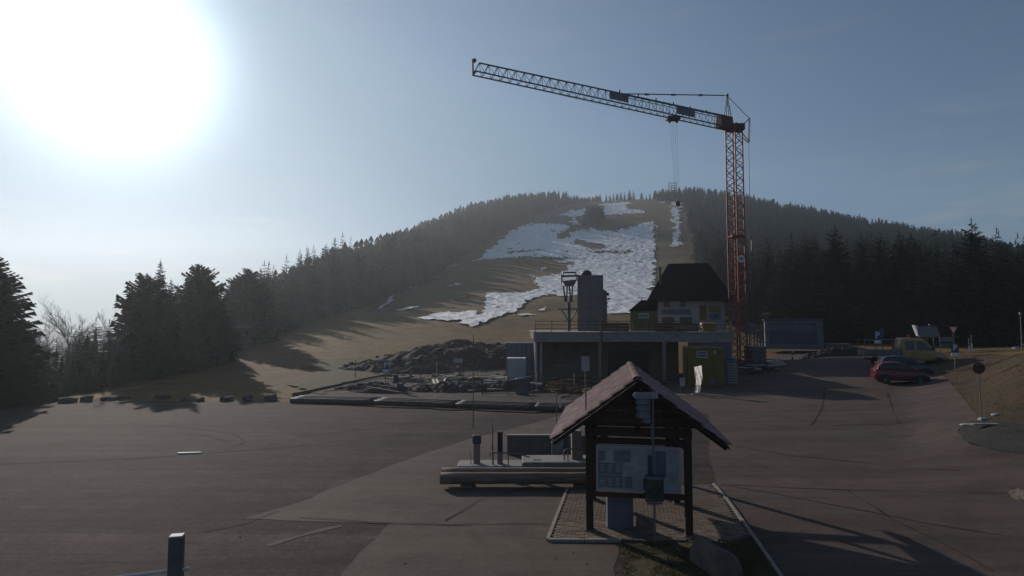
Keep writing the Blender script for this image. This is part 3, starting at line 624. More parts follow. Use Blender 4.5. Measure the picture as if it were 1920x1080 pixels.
# ------------------------------------------------------------------ information shelter
HUT = thing('information_shelter', 'small open shelter with a tiled gable roof and a map board facing us', 'shelter', (2.98, 14.1, 0), -0.165)
WP, LP, HE, HA, WR, YF, YB = 1.14, 2.5, 2.2, 3.68, 2.02, -0.3, 5.1
ZP = 0.085
for (x, y) in [(-WP, 0), (WP, 0), (-WP, LP), (WP, LP), (-WP, 4.9), (WP, 4.9)]:
    zt = HE + (WR - abs(x)) * (HA - HE) / WR - .16
    p = MB().cbox(x - .085, x + .085, y - .085, y + .085, ZP, zt, .012).build('post', 'hutwood', HUT)
    MB().box(x - .11, x + .11, y - .11, y + .11, ZP - .06, ZP + .03).build('post_foot', 'steel', p)
for y in (0, LP, 4.9):
    MB().beam((-WP - .1, y, 2.42), (WP + .1, y, 2.42), .12, .2).build('tie_beam', 'hutwood', HUT)
    MB().beam((0, y, 2.4), (0, y, HA - .25), .12, .12).build('king_post', 'hutwood', HUT)
for sx_ in (-1, 1):
    MB().beam((sx_ * WP, YF + .1, 2.62), (sx_ * WP, YB - .1, 2.62), .14, .16).build('wall_plate', 'hutwood', HUT)
    for y in (YF + .12, .9, 2.2, 3.5, YB - .12):
        MB().beam((sx_ * (WR - .05), y, HE - .06), (0, y, HA - .10), .09, .15, (0, 1, 0)).build('rafter', 'hutwood', HUT)
    for y0 in (0,): MB().beam((sx_ * WP, y0, 2.05), (sx_ * (WP - .5), y0, 2.4), .1, .1).build('brace', 'hutwood', HUT)
    # boarding under the tiles
    dk = MB(); t0 = Vector((sx_ * WR, 0, HE)); t1 = Vector((0, 0, HA)); nn = Vector((sx_ * (HA - HE), 0, WR)).normalized()
    dk.loft([[(p.x, YF, p.z) for p in (t0, t1, t1 - nn * .03, t0 - nn * .03)], [(p.x, YB, p.z) for p in (t0, t1, t1 - nn * .03, t0 - nn * .03)]])
    dk.build('roof_deck', 'hutwood', HUT)
    for y in (YF - .012, YB + .012): MB().beam((sx_ * WR, y, HE - .04), (0, y, HA - .04), .024, .2, (0, 1, 0)).build('verge_board', 'hutwood', HUT)
MB().beam((0, YF + .05, HA - .17), (0, YB - .05, HA - .17), .1, .16).build('ridge_beam', 'hutwood', HUT)
# gable boarding
zt0, nbd = 2.56, 7
for k in range(nbd):
    z0, z1 = zt0 + k * .125, zt0 + k * .125 + .119
    w0, w1 = (HA - z0 - .1) * WR / (HA - HE), (HA - z1 - .1) * WR / (HA - HE)
    w0 = min(w0, 1.35); w1 = min(w1, 1.35) if w0 < 1.35 else 1.35
    if w1 > .05: MB().prism([(-w0, z0), (w0, z0), (w1, z1), (-w1, z1)], -.10, -.075).build('gable_board', 'hutwood', HUT)
# roof tiles
def tile_mesh():
    b = MB(); L, w, n = 0.40, 0.235, 6; rows = []
    prof = [(-w / 2 + w * i / n, 0.034 * math.sin(math.pi * 2 * i / n) + 0.012) for i in range(n + 1)]
    up = [(x, s, z + (0.038 if s == 0 else 0.0)) for s in (0, L) for x, z in prof]
    lo = [(x, s, z - 0.014) for x, s, z in up]; m = n + 1
    vs = up + lo; fs = []
    for i in range(n): fs += [(i, i + 1, m + i + 1, m + i), (2 * m + i, 3 * m + i, 3 * m + i + 1, 2 * m + i + 1), (i, 2 * m + i, 2 * m + i + 1, i + 1)]
    fs += [(0, m, 3 * m, 2 * m), (n, 2 * m + n, 3 * m + n, m + n)]
    return vs, fs
tv, tf = tile_mesh(); sl = math.atan2(HA - HE, WR); SL = math.hypot(WR, HA - HE)
b = MB().add(tv, tf); o0 = b.build('roof_tile', 'tile', None); tme = o0.data; bpy.data.objects.remove(o0)
rnt = random.Random(4); ncol = int((YB - YF) / 0.232); nrow = 7; cover = (SL + .02) / nrow
for sgn in (-1, 1):
    for r_ in range(nrow):
        for c_ in range(ncol):
            o = bpy.data.objects.new('roof_tile', tme); COL.objects.link(o); o.parent = HUT
            y = YF + .116 + c_ * (YB - YF) / ncol; s = r_ * cover - .02; px_ = sgn * (WR - s * math.cos(sl)); pz_ = HE + s * math.sin(sl) + .018
            ax = Vector((-sgn * math.cos(sl), 0, math.sin(sl))); xx = Vector((0, -sgn, 0)) ; zz = xx.cross(ax)
            if zz.z < 0: xx = -xx; zz = xx.cross(ax)
            mrot = Matrix((xx, ax, zz)).transposed().to_4x4(); o.matrix_local = Matrix.Translation((px_, y, pz_ + rnt.uniform(0, .004))) @ mrot @ Matrix.Rotation(rnt.uniform(-.008, .008), 4, 'Z')
for k in range(15):
    y0 = YF - .01 + k * (YB - YF) / 15; L = (YB - YF) / 15 + .03
    ring = lambda y, r: [(r * math.cos(a), y, HA + .0 + r * .75 * math.sin(a)) for a in [math.pi * i / 6 for i in range(7)]] + [((r - .015) * math.cos(a), y, HA + (r - .015) * .75 * math.sin(a)) for a in [math.pi * i / 6 for i in range(6, -1, -1)]]
    MB().loft([ring(y0, .125), ring(y0 + L, .108)]).build('ridge_tile', 'tile', HUT)
# map board
BX, BZ0, BZ1 = .98, 1.04, 2.10
MB().box(-BX, BX, -.03, .01, BZ0, BZ1).build('board_panel', 'darkcon', HUT)
MB().box(-BX + .05, BX - .05, -.045, -.031, BZ0 + .05, BZ1 - .05).build('map_sheet', 'map', HUT)
fr = MB()
for q in [(-BX, BX, BZ0, BZ0 + .055), (-BX, BX, BZ1 - .055, BZ1), (-BX, -BX + .055, BZ0 + .056, BZ1 - .056), (BX - .055, BX, BZ0 + .056, BZ1 - .056)]: fr.box(q[0], q[1], -.07, -.031, q[2], q[3])
fr.build('board_frame', 'offwhite', HUT)
for (x0, x1, z0, z1, m_) in [(-.91, -.77, 1.74, 1.97, 'print'), (-.56, -.17, 1.72, 1.99, 'print'), (-.93, -.36, 1.42, 1.69, 'print'), (-.93, -.36, 1.12, 1.40, 'print'), (.40, .64, 1.40, 2.0, 'greyblue'), (.22, .36, 1.45, 1.9, 'slateblue'), (-.32, -.14, 1.12, 1.38, 'print'), (.12, .34, 1.10, 1.36, 'poster')]:
    MB().box(x0, x1, -.052, -.0455, z0, z1).build('notice', m_, HUT)
dots = MB(); rr_ = random.Random(2)
for zr in (1.50, 1.56, 1.62, 1.18, 1.24, 1.30):
    for c_ in range(3):
        x0 = -.89 + c_ * .185
        for k in range(2): dots.box(x0 + k * .005, x0 + .07 + rr_.random() * .06, -.0545, -.0525, zr + k * .022, zr + .014 + k * .022)
dots.build('notice_lettering', 'offwhite', HUT)
dt = MB()
for k in range(26):
    x, z = (rr_.uniform(.42, .62), rr_.uniform(1.42, 1.9)) if k % 2 else (rr_.uniform(-.1, .85), rr_.uniform(1.15, 1.9)); s = rr_.uniform(.008, .026); dt.box(x, x + s, -.0565, -.0532, z, z + s * .8)
tag(dt.build('map_symbols', 'black', HUT), kind='stuff')
MB().beam((-WP, 0, .95), (WP, 0, .95), .09, .12).build('lower_rail', 'hutwood', HUT)
MB().beam((-WP, 0, 2.2), (WP, 0, 2.2), .09, .14).build('upper_rail', 'hutwood', HUT)
# grey stele under the board
g = G(1154, 982); tag(MB().cbox(-.31, .31, -.12, .12, 0, .98, .01).build('stone_stele', 'greyblue', loc=(g.x + .02, 14.5, .08)), 'smooth blue-grey slab standing upright under the map board', 'slab')
# paved platform with kerb
pv = [G(*p) for p in [(1064, 920), (1338, 912), (1362, 940), (1412, 1010), (1370, 1022), (1165, 1019), (1027, 1018)]]
pvp = [(p.x, p.y) for p in pv]
pave = thing('paved_platform', 'raised brick-paved platform with pale kerbs under the tiled shelter', 'pavement', (0, 0, 0)); pave['kind'] = 'structure'; del pave['category']; del pave['label']
MB().flat(pvp, .0, .06).build('bedding', 'joint', pave)
pm = MB().cbox(-.097, .097, -.047, .047, 0, .03, .005).build('paver', 'paver'); pme = pm.data; bpy.data.objects.remove(pm)
axd = (Vector(pvp[0]) - Vector(pvp[6])).normalized(); rows_ = []
xmin, xmax = min(p[0] for p in pvp), max(p[0] for p in pvp); ymin, ymax = min(p[1] for p in pvp), max(p[1] for p in pvp)
ang = math.atan2(axd.y, axd.x) - math.pi / 2; ca, sa = math.cos(ang), math.sin(ang)
cells = []
for i in range(-60, 61):
    for j in range(-60, 90):
        u, v = (i + (.5 if j % 2 else 0)) * .2, j * .1; x = pvp[6][0] + ca * u - sa * v; y = pvp[6][1] + sa * u + ca * v
        if all(inside(x + dx, y + dy, pvp) for dx, dy in ((-.09, 0), (.09, 0), (0, .06), (0, -.06))): cells.append((y, x))
cells.sort(); rest_b = MB()
for k, (y, x) in enumerate(cells):
    z = .052 + random.uniform(0, .006)
    if k < 290:
        o = bpy.data.objects.new('paver', pme); COL.objects.link(o); o.parent = pave; o.location = (x, y, z); o.rotation_euler = (0, 0, ang + random.uniform(-.02, .02))
    else:
        ring = lambda zz, i_: [(x + ca * a - sa * b_, y + sa * a + ca * b_, zz) for a, b_ in ((-.096 + i_, -.046 + i_), (.096 - i_, -.046 + i_), (.096 - i_, .046 - i_), (-.096 + i_, .046 - i_))]
        rest_b.loft([ring(z, 0), ring(z + .03, .004)])
tag(rest_b.build('paver_field', 'paver', pave), kind='stuff')
def kerb_line(pts, name='kerb', L=0.8, w=.08, z1=.10, m='kerb', parent=None):
    for a, c in zip(pts, pts[1:]):
        a, c = Vector((a[0], a[1], 0)), Vector((c[0], c[1], 0)); n = max(1, round((c - a).length / L)); d_ = (c - a) / n
        for k in range(n):
            p, q = a + d_ * (k + .01), a + d_ * (k + .985); z = z1 + random.uniform(-.006, .006)
            MB().beam(p + Vector((0, 0, z / 2)), q + Vector((0, 0, z / 2)), w, z).build('kerb_stone', m, parent)
kerb_line([pvp[0], pvp[6], pvp[5]], parent=pave); kerb_line([pvp[1], pvp[2], pvp[3]] + [tuple(G(1470, 1095)[:2])], parent=pave)
# grass island in front of the shelter
isl = [G(*p) for p in [(1160, 1026), (1240, 1022), (1372, 1024), (1412, 1012), (1466, 1090), (1480, 1130), (1180, 1130)]]
sheet('grass_island', [(p.x, p.y) for p in isl], 'turf', 0.06, .35)
def tufts(name, poly, n, hmin, hmax, mlist, label, seed=1, lift=0.05):
    rn = random.Random(seed); x0, x1 = min(p[0] for p in poly), max(p[0] for p in poly); y0, y1 = min(p[1] for p in poly), max(p[1] for p in poly)
    for m_ in mlist:
        b = MB(); k = 0
        while k < n:
            x, y = rn.uniform(x0, x1), rn.uniform(y0, y1); k += 1
            if not inside(x, y, poly): continue
            if noise.noise(Vector((x * 1.3, y * 1.3, 4))) < -.25: continue
            z = gz(x, y) + lift
            for _ in range(4):
                a = rn.uniform(0, 6.28); h = rn.uniform(hmin, hmax); w = h * .10; bx, by = x + rn.uniform(-.04, .04), y + rn.uniform(-.04, .04); l_ = rn.uniform(.3, 1.1) * h
                b.add([(bx - math.sin(a) * w, by + math.cos(a) * w, z), (bx + math.sin(a) * w, by - math.cos(a) * w, z), (bx + math.cos(a) * l_, by + math.sin(a) * l_, z + h)], [(0, 1, 2)])
        me = bpy.data.meshes.new(name); me.from_pydata(b.v, [], b.f); me.materials.append(M[m_]); o = bpy.data.objects.new(name, me); COL.objects.link(o)
        tag(o, label, 'grass', kind='stuff')
tufts('grass', [(p.x, p.y) for p in isl], 4200, .02, .065, ['grass', 'drygrass'], 'short patchy grass growing in front of the shelter')
tufts('grass', [(p[0], p[1]) for p in bank_poly], 9000, .03, .10, ['drygrass', 'grass'], 'rough dry grass on the bank beside the road', 3)

# ------------------------------------------------------------------ rocks
def rock(name, loc, size, m, label, cat='boulder', seed=0, rz=0, group=None, sub=3):
    bm = bmesh.new(); bmesh.ops.create_icosphere(bm, subdivisions=sub, radius=1)
    for v in bm.verts:
        p = v.co.copy(); mx_ = max(abs(p.x), abs(p.y), abs(p.z)); p = p.lerp(p / mx_ * .85, .78)
        n_ = noise.noise(p * 1.1 + Vector((seed * 7.3, 0, 0))) * .28 + noise.noise(p * 3.2 + Vector((seed * 3.1, 5, 0))) * .09
        p = p * (1 + n_); v.co = (p.x * size[0], p.y * size[1], (p.z + .75) * size[2])
    me = bpy.data.meshes.new(name); bm.to_mesh(me); bm.free(); me.materials.append(M[m]); o = bpy.data.objects.new(name, me); COL.objects.link(o)
    o.location = loc; o.rotation_euler = (0, 0, rz); return tag(o, label, cat, group)
def slab_rock(name, loc, size, m, label, seed, rz, cat='boulder'):
    rn_ = random.Random(seed); bm = bmesh.new()
    for a in (-1, 0, 1):
        for b_ in (-1, 0, 1):
            for c in (0, .55, 1):
                if a == 0 and b_ == 0 and c == .55: continue
                sh = 1 - .28 * c * (abs(a) + abs(b_)) / 2
                bm.verts.new(((a * sh + rn_.uniform(-.14, .14)) * size[0], (b_ * sh + rn_.uniform(-.14, .14)) * size[1], (c * (1 - .22 * a) + rn_.uniform(-.07, .07)) * size[2]))
    r_ = bmesh.ops.convex_hull(bm, input=bm.verts); bmesh.ops.delete(bm, geom=[g_ for g_ in r_['geom_interior'] if isinstance(g_, bmesh.types.BMVert)], context='VERTS')
    bmesh.ops.bevel(bm, geom=list(bm.edges), offset=.02, segments=1, affect='EDGES'); bmesh.ops.triangulate(bm, faces=bm.faces); bmesh.ops.subdivide_edges(bm, edges=list(bm.edges), cuts=2)
    for v in bm.verts: v.co += Vector((1, 1, 1)) * noise.noise(v.co * 9 + Vector((seed, 0, 0))) * .012
    me = bpy.data.meshes.new(name); bm.to_mesh(me); bm.free(); me.materials.append(M[m]); o = bpy.data.objects.new(name, me); COL.objects.link(o); o.location = loc; o.rotation_euler = (0, 0, rz); return tag(o, label, cat)
g = G(1320, 1062); slab_rock('boulder', (g.x + .16, g.y - .25, 0), (.28, .52, .50), 'stone', 'large grey boulder with a sunlit side on the grass before the shelter', 3, .3)
0 and rock('boulder', (g.x + .12, g.y - .22, 0), (.27, .50, .33), 'stone', 'large grey boulder with a sunlit side on the grass before the shelter', seed=3, rz=.35, sub=2)
g = G(1212, 1006); slab_rock('stone_block', (g.x, g.y + .05, .05), (.2, .15, .34), 'stone', 'squat stone block standing at the foot of the hiking signpost', 8, .3, 'stone')
g = G(1925, 938); rock('boulder', (g.x, g.y, 0), (.3, .3, .22), 'stone', 'pale boulder at the roadside cut off by the frame edge', seed=9)
MB_ = [(128, 755, 34, 12), (163, 753, 22, 13), (206, 750, 30, 9), (232, 747, 26, 8), (306, 747, 26, 10), (347, 752, 18, 8), (374, 753, 18, 9), (425, 752, 27, 11), (464, 752, 22, 12), (507, 751, 32, 13)]
LB = ['low rounded boulder, outermost of the row along the car park', 'squarish boulder second from the outer end of the row', 'long flat boulder third in the row, touching a redder one', 'flat reddish stone lying behind the long boulder', 'wedge-shaped boulder standing alone mid row', 'small stone with a pale top after the wedge-shaped one', 'small square stone beside the pale-topped one', 'wide boulder before the last two of the row', 'upright boulder with a frosted top near the log barrier', 'biggest boulder of the row, next to the log barrier']
for k, (px, py, w, h) in enumerate(MB_):
    g = G(px, py); s = g.y / F; rock('boulder', (g.x, g.y, g.z - .03), (w * s / 2, w * s / 2.6, h * s / 1.7), 'darkstone', LB[k], seed=20 + k, rz=.2 * k, sub=2)
for k, (px, py, w, h, lab) in enumerate([(1866, 781, 16, 6, 'lump of old snow on the grass bank above the gravel'), (1843, 790, 20, 8, 'larger snow lump by the foot of the round sign'), (1811, 799, 26, 4, 'thin snow remnant at the tip of the gravel verge'), (1905, 655, 16, 5, 'snow remnant on top of the grass bank'), (1918, 649, 14, 6, 'snow lump beside the lamp post on the bank')]):
    g = G(px, py); s = g.y / F; rock('snow_lump', (g.x, g.y, g.z + .04), (w * s / 2.6, w * s / 4, h * s / 2.4), 'oldsnow', lab, 'snow', seed=40 + k, sub=3)
g = G(1858, 799); tag(MB().box(-.8, .8, -.1, .1, 0, .05).build('kerb_stone', 'kerb', loc=(g.x, g.y, g.z + .06)), 'long pale kerb stone lying at the foot of the round sign', 'kerb')

# ------------------------------------------------------------------ letters
def text_mesh(s, size, name, m, parent, loc, rx=R(90), rz=0.0, bold=0.0, depth=0.004):
    c = bpy.data.curves.new(name, 'FONT'); c.body = s; c.size = size; c.extrude = depth; c.align_x = 'CENTER'; c.align_y = 'CENTER'; c.offset = bold
    t = bpy.data.objects.new(name, c); COL.objects.link(t); bpy.context.view_layer.update()
    me = bpy.data.meshes.new_from_object(t.evaluated_get(bpy.context.evaluated_depsgraph_get())); bpy.data.objects.remove(t)
    me.materials.clear(); me.materials.append(M[m]); o = bpy.data.objects.new(name, me); COL.objects.link(o); o.parent = parent; o.location = loc; o.rotation_euler = (rx, 0, rz); return o
def p_sign(px, pyb, dd, top, wpx, label, board=(17, 6)):
    g = on(px, dd); s = dd / F; H_ = (pyb - top) * s; w = wpx * s / 2
    t = thing('parking_sign', label, 'sign', g); MB().tube((0, .03, -.1), (0, .03, H_ - .02), .03, 8).build('pole', 'steel', t)
    h1, h2 = board[0] * s, board[1] * s
    sg = MB().cbox(-w, w, -.02, 0, H_ - h1, H_, .01).build('sign_face', 'blue', t)
    text_mesh('P', h1 * .95, 'letter', 'white', sg, (0, -.026, H_ - h1 / 2), bold=.012)
    MB().box(-w, w, -.02, 0, H_ - h1 - h2 - .02, H_ - h1 - .02).build('extra_plate', 'white', t); return t
def base_y(px, dd): g = on(px, dd); return pixel_of(*g)[1]
p_sign(1788, base_y(1788, 38), 38, 645, 14, 'blue parking sign with white extra plate nearest the parked cars, on the bank')
p_sign(1644, base_y(1644, 50), 50, 621, 12, 'blue parking sign rising behind the open bed of the yellow truck')
p_sign(724, base_y(724, 44), 44, 678, 10, 'small blue parking sign at the edge of the building site', (15, 5))
g = on(1653, 53); t = thing('round_road_sign', 'blue-grey rounded sign half behind the parking sign by the truck', 'sign', g); hh = (base_y(1653, 53) - 617) * 53 / F
MB().tube((0, .04, -.1), (0, .04, hh - .1), .03, 8).build('pole', 'steel', t); MB().prism([(.3 * math.cos(a) * .9, hh - .35 + .38 * math.sin(a)) for a in [2 * math.pi * k / 20 for k in range(20)]], -.01, .01).build('sign_face', 'slateblue', t)
# round dark sign seen from behind
g = on(1834, 24.6); hh = (base_y(1834, 24.6) - 680) * 24.6 / F
t = thing('round_road_sign', 'dark round sign seen from behind on a thin leaning pole beside the gravel', 'sign', g); t.rotation_euler = (0, R(-1.6), 0)
MB().tube((0, .03, -.1), (0, .03, hh - .1), .022, 8).build('pole', 'steel', t); MB().prism([(.27 * math.cos(a), hh - .27 + .24 * math.sin(a)) for a in [2 * math.pi * k / 28 for k in range(28)]], -.01, .012).build('sign_face', 'rust', t)
MB().box(-.12, .12, -.03, -.012, hh - .14, hh - .10).build('clamp', 'steel', t)
# give-way sign, map stand, marker posts, lamp post
dd = 52; g = on(1787, dd); s = dd / F; hh = (base_y(1787, dd) - 612) * s; t = thing('give_way_sign', 'white and red triangular give-way sign pointing down against the dark wood', 'sign', g)
MB().tube((0, .04, -.1), (0, .04, hh), .03, 8).build('pole', 'steel', t)
MB().prism([(-9 * s, hh), (9 * s, hh), (0, hh - 17 * s)], -.02, 0).build('sign_border', 'red', t); MB().prism([(-6 * s, hh - 2 * s), (6 * s, hh - 2 * s), (0, hh - 13 * s)], -.03, -.022).build('sign_face', 'white', t)
MB().box(-2 * s, 7 * s, -.02, 0, hh - 22 * s, hh - 18 * s).build('extra_plate', 'rust', t)
dd = 50; g = on(1774, dd); s = dd / F; H0 = (base_y(1774, dd) - 632) * s; t = thing('map_stand', 'low stand with a slate panel over a green panel, behind the parking sign', 'sign stand', g)
for x in (-13 * s, 13 * s): MB().tube((x, 0, -.1), (x, 0, H0), .035, 8).build('post', 'dullsteel', t)
MB().box(-12.5 * s, 12.5 * s, -.02, .02, H0 - 9 * s, H0 - .01).build('upper_panel', 'slate', t); MB().box(-12.5 * s, 12.5 * s, -.02, .02, H0 - 20 * s, H0 - 12 * s).build('lower_panel', 'panelgreen', t)
for px, top, lab in [(1815, 634, 'thinner of two pale marker posts by the far road'), (1820, 628, 'thicker, taller pale marker post by the far road')]:
    dd = 54; g = on(px, dd); s = dd / F; hh = (base_y(px, dd) - top) * s; t = thing('marker_post', lab, 'post', g)
    MB().tube((0, 0, -.1), (0, 0, hh * .5), .06, 8).build('lower_post', 'white', t); MB().tube((0, 0, hh * .5), (0, 0, hh), .035, 8).build('upper_post', 'steel', t)
dd = 44; g = on(1914, dd); s = dd / F; hh = (base_y(1914, dd) - 590) * s; t = thing('lamp_post', 'slim grey lamp post with a small round head on top of the bank', 'lamp post', g)
MB().tube((0, 0, -.1), (0, 0, hh), .045, 8, .03).build('pole', 'steel', t); MB().tube((0, 0, hh), (0, 0, hh + .18), .11, 10, .06).build('lamp_head', 'steel', t)
# ribbed shelter roof beyond the truck
dd = 58; s = dd / F; g = on(1727, dd); H0 = (base_y(1727, dd) - 610) * s; t = thing('ribbed_shelter', 'grey curved shelter roof of ribbed sheets on posts beyond the yellow truck', 'shelter', g)
for k in range(8):
    x0, x1 = (-19 + k * 5) * s, (-14.2 + k * 5) * s; pts = []
    for j in range(7):
        a = j / 6; pts.append((-.5 - .5 * math.sin(a * 1.6), H0 - a * 22 * s - .1 * (1 - a)))
    MB().loft([[(x0, y, z) for y, z in pts] + [(x0, y + .04, z - .02) for y, z in reversed(pts)], [(x1, y, z) for y, z in pts] + [(x1, y + .04, z - .02) for y, z in reversed(pts)]]).build('roof_sheet', 'dullsteel', t)
MB().prism([(-24 * s, H0), (-19.5 * s, H0), (-17 * s, H0 - 20 * s), (-20 * s, H0 - 12 * s)], -.9, -.5).build('end_panel', 'white', t)
for px_ in (-5, 22): MB().tube((px_ * s, 0, -.1), (px_ * s, 0, H0 - .1), .05, 8).build('post', 'steel', t)
MB().tube((13 * s, -.1, H0 + .05), (21 * s, -.1, H0 - .1), .06, 8).build('top_pipe', 'steel', t)
MB().box(-6 * s, 16 * s, .3, .4, 0, H0 - 24 * s).build('back_wall', 'darkcon', t)
MB().box(19 * s, 24 * s, -.1, .08, H0 - 52 * s, H0 - 44 * s).build('meter_box', 'steel', t)

# ------------------------------------------------------------------ vehicles
def wheel(parent, x, y, r, w, side):
    t = MB().tube((x, y, r), (x, y + side * w, r), r, 24); wh = t.build('wheel', 'rubber', parent)
    MB().tube((x, y + side * w, r), (x, y + side * (w + .012), r), r * .64, 18).build('rim', 'steel', wh)
    for k in range(5):
        a = k * 1.2566; MB().beam((x, y + side * (w + .02), r), (x + r * .6 * math.cos(a), y + side * (w + .02), r + r * .6 * math.sin(a)), .05, .012, (0, 1, 0)).build('spoke', 'dullsteel', wh)
def car(name, label, loc, rz, L, H_, Wd, paint):
    t = thing(name, label, 'car', loc, rz); k = L / 3.7; kh = H_ / 1.5; w = Wd / 2
    # x runs from the tail (-) to the nose (+)
    SC = [(-1.85, .40, .92, .80), (-1.78, .30, 1.00, .93), (-1.55, .22, 1.02, .98), (-.9, .20, 1.00, 1.0), (0, .20, .97, 1.0), (.75, .20, .95, 1.0), (1.15, .20, .90, .97), (1.5, .24, .80, .90), (1.74, .30, .68, .78), (1.83, .40, .58, .68)]
    rings = []
    for x, z0, z1, f in SC:
        ww = w * f; rings.append([(x * k, -ww * .94, z0 * kh), (x * k, -ww, (z0 + .16) * kh), (x * k, -ww * .985, (z1 - .14) * kh), (x * k, -ww * .88, z1 * kh), (x * k, 0, (z1 + .03) * kh), (x * k, ww * .88, z1 * kh), (x * k, ww * .985, (z1 - .14) * kh), (x * k, ww, (z0 + .16) * kh), (x * k, ww * .94, z0 * kh)])
    MB().loft(rings).build('body', paint, t, True)
    GH = [(-1.72, .98, .02, .80), (-1.50, .98, .30, .78), (-1.25, .99, .44, .76), (-.6, .98, .51, .75), (.0, .96, .50, .75), (.45, .95, .40, .75), (.85, .94, .20, .77), (1.18, .92, .01, .80)]
    rings = []
    for x, zb, h, f in GH:
        wb, wt = w * .90, w * (f - .06); zt = zb + h
        rings.append([(x * k, -wb, zb * kh - .02), (x * k, -wt, (zt - .05 * min(1, h * 4)) * kh), (x * k, -wt * .8, zt * kh), (x * k, wt * .8, zt * kh), (x * k, wt, (zt - .05 * min(1, h * 4)) * kh), (x * k, wb, zb * kh - .02)])
    MB().loft(rings).build('cabin', paint, t, True)
    for sd in (-1, 1):
        def pt(x, z):
            zb = .965; hmax = np.interp(x, [q[0] for q in GH], [q[2] for q in GH]); fr_ = min(max((z - zb) / max(hmax, .05), 0), 1); return (x * k, sd * (w * .90 + (w * (.70) - w * .90) * fr_ + .012), z * kh)
        for poly, nm in (([(-1.42, 1.03), (-1.28, 1.32), (-.95, 1.40), (-.98, 1.02)], 'side_window'), ([(-.92, 1.02), (-.88, 1.405), (-.30, 1.415), (-.30, 1.01)], 'side_window'), ([(-.24, 1.01), (-.24, 1.41), (.12, 1.39), (.50, 1.24), (.86, 1.00)], 'side_window')):
            vs = [pt(*q) for q in poly]; n_ = len(vs); vs2 = [(a, b_ - sd * .012, c) for a, b_, c in vs]
            MB().loft([vs, vs2]).build(nm, 'glass', t)
        wheel(t, -1.18 * k, sd * (w - .19), .30 * kh, .17, sd); wheel(t, 1.18 * k, sd * (w - .19), .30 * kh, .17, sd)
        for x in (-1.18, 1.18): MB().prism([(x * k + .36 * kh * math.cos(a), .30 * kh + .36 * kh * math.sin(a)) for a in [math.pi * i / 12 for i in range(-1, 14)]], sd * (w - .1), sd * (w + .004)).build('wheel_arch', 'black', t)
        MB().cbox(.52 * k, .70 * k, min(sd * w, sd * (w + .16)), max(sd * w, sd * (w + .16)), .98 * kh, 1.10 * kh, .02).build('wing_mirror', paint, t)
        MB().box(-.75 * k, -.60 * k, sd * w - .012, sd * w + .02, .80 * kh, .835 * kh).build('door_handle', paint, t)
        MB().loft([[(-1.80 * k, sd * w * .70, z * kh), (-1.62 * k, sd * w * .93, z * kh), (-1.60 * k, sd * w * .99, z * kh), (-1.84 * k, sd * w * .84, z * kh)] for z in (.72, 1.0)]).build('tail_light', 'lamp', t)
        MB().loft([[(1.80 * k, sd * w * .5, z * kh), (1.60 * k, sd * w * .78, z * kh), (1.58 * k, sd * w * .90, z * kh), (1.82 * k, sd * w * .62, z * kh)] for z in (.56, .70)]).build('headlight', 'steel', t)
        MB().beam((-.85 * k, sd * (w + .006), .24 * kh), (.85 * k, sd * (w + .006), .24 * kh), .02, .05).build('sill', 'steel' if name == 'small_car' else 'black', t)
    MB().cbox(-1.90 * k, -1.78 * k, -w * .85, w * .85, .34 * kh, .58 * kh, .03).build('rear_bumper', paint, t)
    MB().cbox(1.76 * k, 1.88 * k, -w * .72, w * .72, .26 * kh, .5 * kh, .03).build('front_bumper', paint, t)
    MB().loft([[(.98 * k, y, 1.0 * kh), (.99 * k, y, .985 * kh), (.42 * k, y, 1.385 * kh), (.40 * k, y, 1.40 * kh)] for y in (-w * .62, w * .62)]).build('windscreen', 'glass', t)
    return t
g = on(1683, 42.6); car('small_car', 'small dark red hatchback parked nearest us beside the grass bank', (g.x, g.y, g.z + .05), R(-19), 3.35, 1.56, 1.60, 'carred')
g = on(1688, 45.6); car('dark_car', 'dark violet car parked behind the small red hatchback', (g.x + .1, g.y, g.z + .05), R(-19), 3.6, 1.58, 1.66, 'cardark')
# crew-cab tipper truck
g = on(1690, 50.5); t = thing('flatbed_truck', 'yellow crew-cab truck with open grey flatbed and red beacon', 'truck', (g.x, g.y, g.z + .06), R(-14)); t.scale = (.95, .95, 1.05); w = .98
rings = []
for x, z0, z1, zt, wt in [(-.35, .5, 1.25, 2.18, .86), (-.2, .45, 1.25, 2.25, .88), (.6, .45, 1.25, 2.28, .88), (1.3, .45, 1.25, 2.24, .87), (1.75, .45, 1.22, 1.86, .88), (2.25, .45, 1.18, 1.36, .92), (2.35, .45, 1.15, 1.22, .93), (2.85, .48, 1.05, 1.10, .92), (3.15, .5, .85, .92, .86), (3.22, .52, .75, .8, .82)]:
    rings.append([(x, -w * .96, z0), (x, -w, z0 + .2), (x, -w * .98, z1 - .03), (x, -w * wt * .98, zt - .08), (x, -w * wt * .8, zt), (x, w * wt * .8, zt), (x, w * wt * .98, zt - .08), (x, w * .98, z1 - .03), (x, w, z0 + .2), (x, w * .96, z0)])
MB().loft(rings).build('cab', 'vanyellow', t, True)
